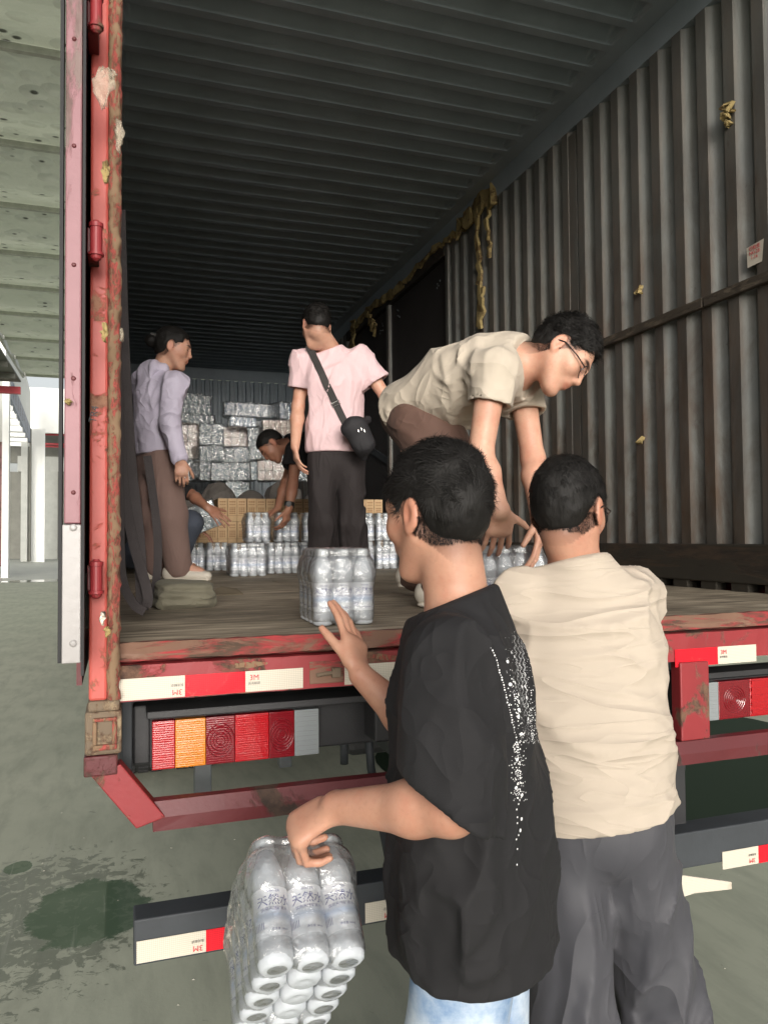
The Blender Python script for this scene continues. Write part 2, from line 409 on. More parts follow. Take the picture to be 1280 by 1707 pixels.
# top and bottom rails, joined chamfer at the roof edge
b = MB()
b.add([(W - 0.035, Y0 + 0.1, RZ - 0.002), (W + 0.0, Y0 + 0.1, RZ - 0.11), (W + 0.07, Y0 + 0.1, RZ - 0.11), (W + 0.07, Y0 + 0.1, RZ + 0.06),
       (W - 0.035, Y1, RZ - 0.002), (W + 0.0, Y1, RZ - 0.11), (W + 0.07, Y1, RZ - 0.11), (W + 0.07, Y1, RZ + 0.06)],
      [(0, 1, 5, 4), (1, 2, 6, 5), (2, 3, 7, 6), (0, 4, 7, 3), (0, 3, 2, 1), (4, 5, 6, 7)])
b.build('top_rail', 'roof', truck)
b = MB(); b.box(-0.10, -0.012, Y0 + 0.12, Y1, RZ - 0.11, RZ - 0.003); b.build('top_rail', 'roof', truck)
b = MB(); b.box(W - 0.03, W + 0.06, Y0 + 0.1, Y1, FL + 0.035, FL + 0.198); b.build('bottom_rail', 'rail', truck, bevel=0.006)
b = MB(); b.box(-0.10, -0.012, Y0 + 0.12, Y1, FL + 0.03, FL + 0.16); b.build('bottom_rail', 'rail', truck)
y = Y0 + 0.16
b = MB()
while y < 5.5:
    b.box(W - 0.02, W + 0.035, y, y + 0.09, FL + 0.001, FL + 0.035); y += 0.18
tag(b.build('rail_foot', 'rail', truck), kind='stuff')
b = MB(); b.box(W + 0.062, W + 0.075, Y0 + 0.1, Y1, FL - 0.1, RZ); b.build('outer_skin', 'red_dark', truck)
b = MB(); b.box(-0.096, -0.084, Y0 + 0.12, Y1, FL - 0.1, RZ); b.build('outer_skin', 'red_dark', truck)
b = MB(); b.box(-0.1, W + 0.08, Y0 + 0.05, Y1 + 0.1, RZ + 0.085, RZ + 0.10); b.build('roof_skin', 'red_dark', truck)
# bulkhead
bh = MB(); pts = corr(W + 0.04, 0.118, [(0.0, 0), (0.5, 0), (0.6, 1), (0.9, 1)], 0.03); vs = []
for a_, d_ in pts: vs += [(-0.03 + min(a_, W + 0.04), Y1 + d_, FL), (-0.03 + min(a_, W + 0.04), Y1 + d_, RZ - 0.16)]
bh.add(vs, [(2 * i, 2 * i + 1, 2 * i + 3, 2 * i + 2) for i in range(len(pts) - 1)])
bh.add([(x, y_ + 0.004, z_) for x, y_, z_ in vs], [(2 * i, 2 * i + 2, 2 * i + 3, 2 * i + 1) for i in range(len(pts) - 1)])
bh.build('front_wall', 'roof', truck)
b = MB(); b.box(-0.10, W + 0.06, Y1 + 0.001, Y1 + 0.08, RZ - 0.10, RZ + 0.069); b.build('front_cap', 'roof', truck)
b = MB(); b.box(-0.03, W + 0.02, Y1 - 0.02, Y1 + 0.0005, RZ - 0.16, RZ - 0.002); b.build('front_header', 'roof', truck)
# side door bay in the right wall
for ya, yb in ((5.62, 6.98), (7.06, 8.44)):
    b = MB(); b.box(W + 0.02, W + 0.035, ya, yb, FL + 0.2, RZ - 0.22); dp = b.build('side_door', 'dark_panel', truck)
    b = MB(); z_ = 2.42
    b.add([(W + 0.018, ya + 0.02, z_ - 0.22), (W + 0.018, yb - 0.02, z_ + 0.20), (W + 0.018, yb - 0.02, z_ + 0.27), (W + 0.018, ya + 0.02, z_ - 0.15),
           (W + 0.0, ya + 0.02, z_ - 0.22), (W + 0.0, yb - 0.02, z_ + 0.20), (W + 0.0, yb - 0.02, z_ + 0.27), (W + 0.0, ya + 0.02, z_ - 0.15)],
          [(4, 5, 6, 7), (0, 4, 7, 3), (3, 7, 6, 2), (1, 0, 4, 5), (1, 2, 6, 5)])
    b.build('brace', 'chassis', dp)
    for yy in (ya + 0.2, yb - 0.2):
        for q in range(5):
            b = MB(); c_ = Vector((W + 0.016, yy + random.uniform(-.05, .05), RZ - 0.36 + random.uniform(-.05, .05))); b.cyl(c_, c_ - Vector((0.006, 0, 0)), 0.007, n=6); b.build('rivet', 'grey_steel', dp)
for ya, yb in ((5.555, 5.61), (6.985, 7.055), (8.445, 8.545)):
    b = MB(); b.box(W - 0.01, W + 0.04, ya, yb, FL + 0.2, RZ - 0.115); b.build('door_post', 'wall', truck, bevel=0.005)
b = MB(); b.box(W - 0.015, W + 0.04, 5.62, 8.44, RZ - 0.21, RZ - 0.115); b.build('door_header', 'rail', truck)
# lashing slat on the right wall
for ya, yb in ((Y0 + 0.12, 2.74), (2.748, 3.62), (3.628, 4.4)):
    b = MB(); b.box(W - 0.028, W - 0.001, ya, yb, 2.50, 2.545); b.build('lashing_slat', 'wood', truck, bevel=0.004)
# torn foam seal strips
fm = random.Random(4)
def foam(pts, w_):
    b = MB(); P = []
    for i in range(len(pts) - 1):
        for k in range(5): P.append(Vector(pts[i]).lerp(Vector(pts[i + 1]), k / 5.0) + Vector((fm.uniform(-.012, .012), fm.uniform(-.02, .02), fm.uniform(-.02, .02))))
    P.append(Vector(pts[-1])); b.sweep(P, [w_ * fm.uniform(0.45, 1.25) for _ in P], 0.02, Vector((1, 0, 0)))
    o = b.build('foam_strip', 'foam', truck); return o
fx = W - 0.02
def fw(u, v): p = atX(u, v, fx); return p
foam([fw(794, 350), fw(796, 420), fw(798, 480), fw(797, 545)], 0.06)
foam([fw(811, 345), fw(813, 400), fw(815, 430)], 0.04)
foam([fw(824, 318), fw(800, 340), fw(780, 362), fw(762, 382)], 0.14)
foam([fw(758, 388), fw(730, 412), fw(700, 440), fw(672, 470)], 0.05)
foam([fw(672, 474), fw(640, 500), fw(612, 520), fw(590, 545)], 0.09)
foam([fw(590, 535), fw(588, 560), fw(586, 585)], 0.16)
foam([fw(612, 522), fw(620, 540), fw(626, 552)], 0.10)
foam([fw(804, 480), fw(803, 520), fw(801, 548)], 0.045)
foam([fw(1206, 184), fw(1211, 196), fw(1210, 208)], 0.022)
foam([fw(1214, 176), fw(1216, 186), fw(1213, 194)], 0.012)
foam([fw(1063, 484), fw(1065, 489)], 0.008)
foam([fw(1066, 730), fw(1067, 737)], 0.012)
# paper note stuck to the wall
p = atX(1258, 422, W - 0.004)
b = MB(); b.add([(p.x, p.y + 0.045, p.z + 0.036), (p.x, p.y - 0.045, p.z + 0.044), (p.x - 0.003, p.y - 0.036, p.z - 0.046), (p.x - 0.006, p.y + 0.036, p.z - 0.05),
                 (p.x + .001, p.y + 0.045, p.z + 0.036), (p.x + .001, p.y - 0.045, p.z + 0.044), (p.x - 0.002, p.y - 0.036, p.z - 0.046), (p.x - 0.005, p.y + 0.036, p.z - 0.05)],
                [(0, 1, 2, 3), (4, 7, 6, 5), (0, 4, 5, 1), (3, 2, 6, 7)])
note = b.build('wall_sticker', 'tape_white', truck)
for q in range(3):
    rm = Matrix.Translation(p + Vector((-0.004 - 0.001 * q, 0, 0.018 - 0.02 * q))) @ Matrix.Rotation(-math.pi / 2, 4, 'Z') @ Matrix.Rotation(math.pi / 2, 4, 'X')
    textmesh('sticker_text', ('已检查', 'NO.28', '1-16')[q], 0.02, 'ink_red', rm, note)
# rear sill, stepped with lip and groove
def prismX(prof, x0, x1, jit=0.0, seg=1, seed=1):
    """profile of (y, z) points run along X"""
    r_ = random.Random(seed); b = MB(); n = len(prof); vs = []
    for s_ in range(seg + 1):
        x = x0 + (x1 - x0) * s_ / seg
        for (y_, z_) in prof: vs.append((x, y_ + r_.uniform(-jit, jit), z_ + r_.uniform(-jit, jit)))
    fs = []
    for s_ in range(seg):
        for i in range(n): fs.append((s_ * n + i, s_ * n + (i + 1) % n, (s_ + 1) * n + (i + 1) % n, (s_ + 1) * n + i))
    fs += [tuple(range(n))[::-1], tuple(seg * n + i for i in range(n))]
    b.add(vs, [f[::-1] for f in fs]); return b
o = prismX([(Y0 + 0.072, FL + 0.001), (Y0 + 0.03, FL + 0.004), (Y0 + 0.012, FL - 0.018), (Y0 + 0.012, FL - 0.034), (Y0 + 0.03, FL - 0.040), (Y0 + 0.072, FL - 0.040)], -0.004, W + 0.004, 0.0014, 90, 2).build('sill_lip', 'sill', truck)
o = prismX([(Y0 + 0.07, FL - 0.043), (Y0 + 0.0, FL - 0.043), (Y0 + 0.0, FL - 0.122), (Y0 + 0.07, FL - 0.122)], -0.004, W + 0.004, 0.0008, 60, 3).build('sill_beam', 'red', truck)
b = MB()
for q in range(3):
    pass
# bare bracket let into the sill
b = MB(); b.box(0.43, 0.515, Y0 - 0.004, Y0 + 0.0, FL - 0.112, FL - 0.058); o = b.build('latch_plate', 'sill', truck, bevel=0.002)
b = MB(); b.cyl((0.445, Y0 - 0.01, FL - 0.09), (0.485, Y0 - 0.01, FL - 0.086), 0.005); b.box(0.483, 0.505, Y0 - 0.016, Y0 - 0.0045, FL - 0.098, FL - 0.074); b.build('latch_pin', 'post_foot', o, bevel=0.002)
# chip patches on sill
for q in range(9):
    x = random.uniform(0.2, 1.1); l_ = random.uniform(0.03, 0.09); z_ = FL - 0.052 - random.uniform(0, 0.012)
    b = MB(); b.sweep([(x, Y0 - 0.001, z_), (x + l_ * .4, Y0 - 0.0015, z_ + random.uniform(-.006, .004)), (x + l_, Y0 - 0.001, z_ + random.uniform(-.005, .005))], [0.004, random.uniform(.008, .016), 0.003], 0.002, Vector((0, 1, 0)))
    b.build('paint_flake', 'crust', truck)
# reflective tape on sill
def tape_run(x, z, segs, h=0.048, yy=Y0 - 0.0035, parent=truck, slope=0.0, flipmark=True):
    for (l_, c_, mark) in segs:
        b = MB(); b.add([(x, yy, z), (x + l_, yy, z + slope * l_), (x + l_, yy, z + h + slope * l_), (x, yy, z + h),
                         (x, yy + .0015, z), (x + l_, yy + .0015, z + slope * l_), (x + l_, yy + .0015, z + h + slope * l_), (x, yy + .0015, z + h)],
                        [(0, 1, 2, 3), (7, 6, 5, 4), (0, 4, 5, 1), (1, 5, 6, 2), (2, 6, 7, 3), (3, 7, 4, 0)])
        o = b.build('reflective_tape', 'tape_red' if c_ == 'r' else 'tape_white', parent)
        if mark:
            px, up = mark
            mm = face_back(Vector((x + l_ * px, yy - 0.0012, z + h * (0.56 if up else 0.36))))
            if not up: mm = mm @ Matrix.Rotation(math.pi, 4, 'Z')
            textmesh('tape_mark', '3M', 0.018, 'ink_red', mm, o)
            mm2 = face_back(Vector((x + l_ * px, yy - 0.0012, z + h * (0.36 if up else 0.62))))
            if not up: mm2 = mm2 @ Matrix.Rotation(math.pi, 4, 'Z')
            textmesh('tape_mark', '反光标识', 0.007, 'ink_dark', mm2, o)
        x += l_
tape_run(-0.002, FL - 0.119, [(0.142, 'w', (0.88, False)), (0.137, 'r', None), (0.137, 'w', (0.15, True))])
tape_run(0.517, FL - 0.119, [(0.14, 'w', None), (0.14, 'r', None)])
tape_run(1.49, FL - 0.137, [(0.150, 'r', None), (0.140, 'w', (0.14, True))], h=0.05)
# left rear post: broad face, crusted inner edge, worn foot
zt = RZ + 0.04
b = MB(); b.box(-0.064, -0.026, Y0 - 0.03, Y0 + 0.12, 1.15, zt); b.build('rear_post', 'red_post', truck, bevel=0.006)
rr = random.Random(5); b = MB(); vs = []; nz = 260
for i in range(nz + 1):
    z_ = 1.15 + (zt - 1.15) * i / nz
    for x, y_ in ((-0.027, Y0 + 0.1), (-0.0265, Y0 - 0.034), (-0.018, Y0 - 0.038), (-0.009, Y0 - 0.036), (-0.001, Y0 - 0.030), (0.0, Y0 + 0.1)):
        j = 0.0042 if y_ < Y0 else 0
        vs.append((x + rr.uniform(-j, j) * (0.4 if x < -0.02 else 1), y_ + rr.uniform(-j, j), z_))
fs = []
for i in range(nz):
    for k in range(5): fs.append((i * 6 + k, i * 6 + k + 1, (i + 1) * 6 + k + 1, (i + 1) * 6 + k))
b.add(vs, fs); b.build('seal_edge', 'crust', truck, smooth=True)
b = MB(); b.box(-0.066, 0.0, Y0 - 0.026, Y0 + 0.1, 1.125, 1.149); b.box(-0.072, 0.004, Y0 - 0.02, Y0 + 0.1, 1.03, 1.125); foot = b.build('post_foot', 'post_foot', truck, bevel=0.006)
b = MB(); fz0, fz1 = 1.042, 1.112
for (xa, xb, za, zb) in ((-0.056, -0.006, fz1 - 0.008, fz1), (-0.056, -0.006, fz0, fz0 + 0.012), (-0.056, -0.047, fz0 + 0.012, fz1 - 0.008), (-0.016, -0.006, fz0 + 0.012, fz1 - 0.008)):
    b.box(xa, xb, Y0 - 0.03, Y0 - 0.019, za, zb)
b.build('socket_rim', 'crust', foot, bevel=0.003)
b = MB(); b.box(-0.074, -0.004, Y0 - 0.022, Y0 + 0.02, 0.985, 1.029); b.build('guard_stub', 'red_dark', truck, bevel=0.004)
# bent red brace down to the hoop
p0, p1 = Vector((-0.058, Y0 - 0.01, 0.985)), Vector((0.035, Y0 - 0.01, 0.862))
d_ = (p1 - p0).normalized(); n_ = Vector((d_.z, 0, -d_.x)) * -1
b = MB()
q = [p0 - n_ * 0.0, p0 + n_ * 0.055, p1 + n_ * 0.052, p1 - n_ * 0.004]
pts = [(v_.x, v_.z) for v_ in (p0, p0 + Vector((0.06, 0, 0.022)), p1 + Vector((0.062, 0, 0.018)), p1)]
b.add([(x, Y0 - 0.02, z) for x, z in pts] + [(x, Y0 + 0.03, z) for x, z in pts], [(0, 1, 2, 3)[::-1], (4, 5, 6, 7), (0, 4, 5, 1)[::-1], (1, 5, 6, 2)[::-1], (2, 6, 7, 3)[::-1], (3, 7, 4, 0)[::-1]])
o = b.build('guard_brace', 'red', truck, bevel=0.003)
# red guard hoop (angle iron, ridge along its middle)
def hoopprof(z): return [(Y0 + 0.02, z + 0.04), (Y0 - 0.004, z + 0.038), (Y0 - 0.016, z + 0.006), (Y0 - 0.016, z - 0.024), (Y0 + 0.02, z - 0.026)]
prismX(hoopprof(0.874), 0.07, 2.42, 0.0008, 30, 8).build('guard_hoop', 'red_dark', truck)
for xa in (1.50, 2.36):
    b = MB(); b.box(xa, xa + 0.1, Y0 - 0.012, Y0 + 0.03, 0.915, FL - 0.124); b.build('guard_post', 'red', truck, bevel=0.004)
b = MB(); b.box(1.44, 1.46, Y0 + 0.0, Y0 + 0.05, 0.915, FL - 0.124); b.build('guard_post', 'red_dark', truck, bevel=0.003)
# right rear post
b = MB(); b.box(W + 0.006, W + 0.075, Y0 - 0.03, Y0 + 0.12, 1.0, zt); b.build('rear_post', 'red_post', truck, bevel=0.006)
b = MB(); b.box(-0.06, W + 0.07, Y0 - 0.02, Y0 + 0.1, RZ + 0.002, RZ + 0.068); b.build('rear_header', 'red_post', truck, bevel=0.004)
# hinges of the left door
dleft = MB()
def hinge(vt, vb):
    pt, pb = at(161, vt, 1.625), at(161, vb, 1.625); x, y_ = pt.x, pt.y; zt_, zb_ = pt.z, pb.z; L = zt_ - zb_
    h = MB(); h.lathe([(0.004, zb_), (0.010, zb_ + 0.004), (0.012, zb_ + L * .12), (0.0155, zb_ + L * .13), (0.0155, zb_ + L * .2), (0.0125, zb_ + L * .21), (0.0125, zb_ + L * .82), (0.0145, zb_ + L * .83), (0.0145, zb_ + L * .93), (0.008, zb_ + L * .95), (0.006, zt_)], 18, 0, Matrix.Translation((x, y_, 0)))
    o = h.build('hinge', 'red', truck, smooth=False)
    h = MB(); h.box(x - 0.018, x + 0.004, y_ + 0.006, Y0 - 0.022, zb_ + L * .2, zb_ + L * .85); h.build('hinge_leaf', 'red_dark', o, bevel=0.002)
for a_, b_ in ((368, 436), (932, 998), (-10, 57)): hinge(a_, b_)
for zz in (2.95, 3.4): hinge(900 - (zz + .04 - 1.5) * 1290 / 1.64, 900 - (zz - .045 - 1.5) * 1290 / 1.64)
# door folded right round against the side
DX0, DX1, DY0 = -0.108, -0.079, 1.655
door = MB(); door.box(DX0 + 0.004, DX1, DY0 + 0.02, 2.86, FL - 0.002, zt); dr = door.build('rear_door', 'red_dark', truck)
b = MB(); b.box(DX0 + 0.002, DX1 + 0.004, DY0, DY0 + 0.022, 1.532, zt); b.build('door_edge', 'pink', dr, bevel=0.003)
b = MB(); b.box(DX0 - 0.001, DX1 + 0.005, DY0 - 0.003, DY0 + 0.022, FL - 0.004, 1.530); b.build('door_edge', 'white_metal', dr, bevel=0.002)
b = MB(); b.box(DX0 - 0.008, DX0 - 0.0015, DY0 - 0.004, DY0 + 0.03, FL - 0.002, zt); b.build('door_seal', 'rubber', dr)
b = MB(); b.box(DX1 + 0.0055, DX1 + 0.011, DY0 + 0.0, DY0 + 0.03, FL - 0.03, zt); b.build('door_seal', 'rubber', dr)
for v_, m_ in ((60, 'pink'), (242, 'pink'), (443, 'pink'), (633, 'pink'), (822, 'pink'), (880, 'white_metal'), (1069, 'white_metal')):
    pp = at(124, v_, 1.56); b = MB(); r_ = 0.0075 if m_ == 'white_metal' else 0.0045
    b.lathe([(r_, 0), (r_, 0.001), (r_ * .55, 0.003), (r_ * .2, 0.0032)], 12, 0, Matrix.Translation((pp.x, DY0 - (0.003 if m_ == 'white_metal' else 0.0), pp.z)) @ Matrix.Rotation(math.pi / 2, 4, 'X'))
    b.build('rivet', m_ if m_ == 'white_metal' else 'red_dark', dr)
# torn plastic film caught on the post
def rag(u, v, d, w_, h_, seed, mat):
    r_ = random.Random(seed); c_ = at(u, v, d); n = 7; vs = []
    for j in range(n):
        for i in range(n):
            sx = (1 - abs(j / (n - 1) - .45) * 1.3) * r_.uniform(0.8, 1.1)
            vs.append(c_ + R_ * ((i / (n - 1) - .5) * w_ * sx) + Vector((0, 0, 1)) * ((.5 - j / (n - 1)) * h_) - F_ * r_.uniform(0.0, 0.02))
    fs = [(j * n + i, j * n + i + 1, (j + 1) * n + i + 1, (j + 1) * n + i) for j in range(n - 1) for i in range(n - 1)]
    b = MB(); b.add(vs, fs); o = b.build('film_scrap', mat, truck, smooth=True); md = o.modifiers.new('solid', 'SOLIDIFY'); md.thickness = 0.0006
t = NT('dirty_film'); t.set(base=S((196, 184, 164)), rough=0.3, alpha=0.38); t.bump(t.noise(90, 5, 0.7), 0.8, 0.004); M['film_dirty'] = t.m
rag(176, 150, 1.60, 0.05, 0.085, 3, 'film_dirty'); rag(190, 128, 1.605, 0.02, 0.02, 4, 'film_dirty'); rag(202, 232, 1.64, 0.025, 0.07, 5, 'film_dirty')
rag(178, 556, 1.60, 0.016, 0.04, 6, 'foam'); rag(180, 290, 1.60, 0.02, 0.05, 7, 'foam'); rag(118, 671, 1.545, 0.018, 0.012, 8, 'foam'); rag(206, 560, 1.7, 0.012, 0.03, 9, 'film_dirty')
rag(174, 1030, 1.60, 0.012, 0.028, 10, 'tape_white'); rag(182, 1052, 1.60, 0.014, 0.022, 11, 'foam')
# chassis, lamp carrier, lamps, wheels
b = MB(); b.box(0.03, 1.0, Y0 + 0.18, Y0 + 0.24, 0.945, 1.09); b.build('lamp_carrier', 'black_steel', truck, bevel=0.006)
b = MB(); b.box(0.06, 0.97, Y0 + 0.09, Y0 + 0.178, 1.074, 1.092); b.build('lamp_shelf', 'black_steel', truck, bevel=0.003)
b = MB(); b.box(0.004, 0.028, Y0 + 0.13, Y0 + 0.34, 0.93, 1.13); b.build('side_bracket', 'chassis', truck, bevel=0.003)
b = MB(); b.box(0.62, 1.30, Y0 + 0.08, Y0 + 0.175, 0.97, 1.09); b.build('cross_member', 'black_steel', truck, bevel=0.006)
def lamp(x0, segs, z0, z1, yy):
    b = MB(); tot = sum(s_[0] for s_ in segs); b.box(x0 - 0.005, x0 + tot + 0.004, yy, yy + 0.05, z0 - 0.004, z1 + 0.004); base = b.build('tail_lamp', 'black_steel', truck, bevel=0.006)
    x = x0
    for (l_, mt, kind) in segs:
        b = MB(); b.box(x + 0.0003, x + l_ - 0.0003, yy - 0.028, yy - 0.002, z0, z1)
        o = b.build('lens', mt, base, bevel=0.0018)
        cx, cz = x + l_ / 2, (z0 + z1) / 2; b = MB()
        if kind == 'bars':
            for q in range(5): b.box(x + 0.004, x + l_ - 0.004, yy - 0.032, yy - 0.0285, z0 + 0.010 + q * 0.0225, z0 + 0.021 + q * 0.0225)
        elif kind == 'rings':
            for q in range(5):
                r_ = 0.010 + q * 0.0075
                b.tube([(cx + min(r_, l_ * .47) * math.cos(a) , yy - 0.0285, cz + r_ * math.sin(a)) for a in [2 * math.pi * i / 28 for i in range(29)]], 0.0013, 5)
        else:
            for q in range(9): b.box(x + 0.006, x + l_ - 0.006, yy - 0.030, yy - 0.0285, z0 + 0.008 + q * 0.012, z0 + 0.013 + q * 0.012)
        if b.v: b.build('lens_relief', mt, o)
        x += l_
    return base
lamp(0.072, [(0.053, 'lens_red', 'lines'), (0.072, 'lens_amber', 'lines'), (0.070, 'lens_deep', 'rings'), (0.084, 'lens_red', 'bars'), (0.064, 'lens_deep', 'rings'), (0.063, 'lens_clear', 'lines')], 0.952, 1.066, Y0 + 0.128)
lamp(1.668, [(0.055, 'lens_clear', 'lines'), (0.12, 'lens_deep', 'rings'), (0.1, 'lens_red', 'bars'), (0.1, 'lens_deep', 'rings'), (0.08, 'lens_amber', 'lines')], 0.935, 1.050, Y0 + 0.118)
b = MB(); b.box(1.62, W, Y0 + 0.17, Y0 + 0.23, 0.92, 1.07); b.build('lamp_carrier', 'black_steel', truck, bevel=0.004)
b = MB(); b.box(1.60, W, Y0 + 0.09, Y0 + 0.15, 1.062, 1.078); b.build('lamp_shelf', 'black_steel', truck)
b = MB(); b.tube([(1.92, Y0 + 0.05, 1.14), (1.95, Y0 + 0.03, 1.12), (1.99, Y0 + 0.03, 1.105), (2.06, Y0 + 0.06, 1.11)], 0.005); b.build('cable', 'rubber', truck, smooth=True)
for xa in (0.75, 1.60):
    b = MB(); b.box(xa, xa + 0.07, Y0 + 0.25, Y1, 0.86, 1.13); b.build('chassis_rail', 'chassis', truck)
# grey hanging frame behind the lamp
b = MB(); b.box(0.19, 0.235, Y0 + 0.32, Y0 + 0.36, 0.80, 1.13); b.box(0.236, 0.42, Y0 + 0.325, Y0 + 0.355, 0.95, 0.98); b.box(0.42, 0.455, Y0 + 0.32, Y0 + 0.36, 0.86, 1.13); b.box(0.19, 0.62, Y0 + 0.33, Y0 + 0.35, 0.735, 0.798); b.build('step_frame', 'grey_steel', truck, bevel=0.003)
for pts_ in ([(0.60, Y0 + 0.3, 1.0), (0.60, Y0 + 0.3, 0.9), (0.60, Y0 + 0.3, 0.86)], [(0.655, Y0 + 0.26, 1.0), (0.66, Y0 + 0.24, 0.86), (0.70, Y0 + 0.2, 0.60)]):
    b = MB(); b.tube(pts_, 0.012); b.build('rod', 'chassis', truck, smooth=True)
b = MB(); b.tube([(0.3, Y0 + 0.5, 0.93), (0.45, Y0 + 0.5, 0.90), (0.6, Y0 + 0.5, 0.905), (0.8, Y0 + 0.5, 0.96)], 0.02); b.build('air_hose', 'rubber', truck, smooth=True)
b = MB(); b.box(0.45, 0.60, Y0 + 0.4, Y0 + 0.6, 0.90, 0.99); b.build('valve_box', 'chassis', truck, bevel=0.01)
for xa in (0.84, 1.52):
    b = MB(); b.box(xa, xa + 0.05, Y0 + 0.06, Y0 + 0.12, 0.65, 0.97); b.build('underrun_bracket', 'black_steel', truck, bevel=0.003)
# underrun bar
def under(prof_z): return [(Y0 + 0.08, prof_z + 0.05), (Y0 + 0.0, prof_z + 0.05), (Y0 + 0.0, prof_z - 0.05), (Y0 + 0.08, prof_z - 0.05)]
ub = prismX(under(0.605), 0.03, 2.40, 0.0006, 12, 11).build('underrun_bar', 'chassis', truck, bevel=0.004)
tape_run(0.036, 0.562, [(0.15, 'w', (0.88, False)), (0.145, 'r', None), (0.14, 'w', None)], h=0.048, parent=ub)
tape_run(0.565, 0.562, [(0.085, 'w', (0.7, False)), (0.14, 'r', None)], h=0.048, parent=ub)
tape_run(1.64, 0.535, [(0.13, 'w', (0.82, False)), (0.145, 'r', None), (0.14, 'w', None)], h=0.05, parent=ub)
b = MB(); b.add([(1.44, Y0 - 0.01, 0.55), (1.49, Y0 - 0.012, 0.545), (1.66, Y0 - 0.015, 0.502), (1.66, Y0 - 0.015, 0.482), (1.53, Y0 - 0.014, 0.49), (1.44, Y0 - 0.012, 0.478),
       (1.44, Y0 - 0.002, 0.55), (1.49, Y0 - 0.004, 0.545), (1.66, Y0 - 0.007, 0.502), (1.66, Y0 - 0.007, 0.482), (1.53, Y0 - 0.006, 0.49), (1.44, Y0 - 0.004, 0.478)],
      [(5, 4, 3, 2, 1, 0), (6, 7, 8, 9, 10, 11), (0, 1, 7, 6), (1, 2, 8, 7), (2, 3, 9, 8), (3, 4, 10, 9), (4, 5, 11, 10)]); b.build('tape_peel', 'tape_white', ub)
def wheel(x, y_):
    b = MB(); R, wd = 0.49, 0.28; Mx = Matrix.Translation((x, y_, R)) @ Matrix.Rotation(math.pi / 2, 4, 'Y')
    b.lathe([(0.27, 0), (0.40, -0.01), (0.465, 0.01), (0.488, 0.05), (0.49, 0.14), (0.488, 0.23), (0.465, 0.27), (0.40, 0.29), (0.27, 0.28)], 44, 0, Mx)
    o = b.build('wheel', 'tyre', truck, smooth=True)
    b = MB()
    for i in range(44):
        a = 2 * math.pi * i / 44
        for x_ in (0.03, 0.11, 0.19):
            m_ = Matrix.Translation((x + x_, y_, R)) @ Matrix.Rotation(a, 4, 'X'); b.box(0, 0.06, -0.022, 0.022, 0.484, 0.497, 0, m_)
    tag(b.build('tread', 'tyre', o), kind='stuff')
    b = MB(); b.lathe([(0.27, 0.06), (0.25, 0.05), (0.12, 0.10), (0.11, 0.02), (0.02, 0.015)], 24, 0, Mx); b.build('rim', 'grey_steel', o, smooth=True)
for x, y_ in ((0.0, 5.35), (0.32, 5.35), (1.82, 5.35), (2.14, 5.35), (0.0, 9.9), (2.14, 9.9)): wheel(x, y_)
b = MB(); b.cyl((0.3, 5.35, 0.49), (2.2, 5.35, 0.49), 0.07); b.cyl((1.2, 5.35, 0.49), (1.26, 5.35, 0.49), 0.2); b.build('axle', 'chassis', truck)
b = MB(); b.box(0.02, 0.62, 4.66, 4.67, 0.35, 1.1); b.build('mud_flap', 'rubber', truck)
b = MB(); b.box(1.82, 2.42, 4.66, 4.67, 0.35, 1.1); b.build('mud_flap', 'rubber', truck)
b = MB(); b.cyl((1.5, 7.2, 0.72), (1.5, 8.6, 0.72), 0.30, n=24); b.box(1.7, 2.42, 7.0, 8.7, 0.38, 1.1); b.build('light_block_tank', 'chassis', truck, bevel=0.02)  # unseen tank added to block the horizon glow beneath the truck
b = MB(); b.box(1.75, 2.42, 2.9, 4.0, 0.42, 1.1); b.build('light_block_box', 'chassis', truck, bevel=0.02)  # box put in on the right side to stop low light showing through
b = MB(); b.box(-0.02, 0.6, 6.9, 8.8, 0.5, 1.1); b.build('battery_box', 'chassis', truck, bevel=0.02)
b = MB(); b.box(0.86, 1.55, 3.0, 4.6, 0.62, 0.86); b.build('light_block_carrier', 'black_steel', truck, bevel=0.03)  # added carrier shape, blocks light from beyond under the chassis
b = MB(); b.box(-0.05, W + 0.05, Y1 + 0.9, Y1 + 2.6, 0.9, 3.3); b.build('cab', 'red_dark', truck, bevel=0.06)
# writing scratched on the post
for s_, vv in (('TR4', 668),):
    pp = at(166, vv + 14, 1.62); textmesh('chalk_mark', s_, 0.022, 'ink_dark', Matrix.Translation((pp.x - 0.006, Y0 - 0.0313, pp.z)) @ Matrix.Rotation(math.radians(-80), 4, 'Y') @ Matrix.Rotation(math.pi / 2, 4, 'X'), truck)
# black lashing straps hanging inside the left edge
def strap(pts, w_, label):
    root = empty('lashing_strap', at(*pts[-1]), label, 'strap', 'straps hanging inside the left edge of the truck')
    P = [at(*p) for p in pts]; Q = []
    for i in range(len(P) - 1):
        for k in range(6):
            t_ = k / 6.0; a0, a1, a2, a3 = P[max(i - 1, 0)], P[i], P[i + 1], P[min(i + 2, len(P) - 1)]
            Q.append(0.5 * ((2 * a1) + (a2 - a0) * t_ + (2 * a0 - 5 * a1 + 4 * a2 - a3) * t_ ** 2 + (3 * a1 - a0 - 3 * a2 + a3) * t_ ** 3))
    Q.append(P[-1]); b = MB(); b.sweep(Q, w_, 0.004, Vector((0.2, 1, 0.05))); o = b.build('webbing', 'strap', root, smooth=False)
strap([(200, 350, 2.5), (206, 560, 2.5), (217, 760, 2.45), (232, 900, 2.4), (238, 1018, 2.38)], 0.036, 'wide dark strap hanging straight down beside the woman in the lavender jacket')
strap([(198, 640, 2.4), (206, 800, 2.4), (222, 900, 2.36), (246, 985, 2.33), (244, 1012, 2.33)], 0.03, 'narrow dark strap hanging behind the wide one at the left post')
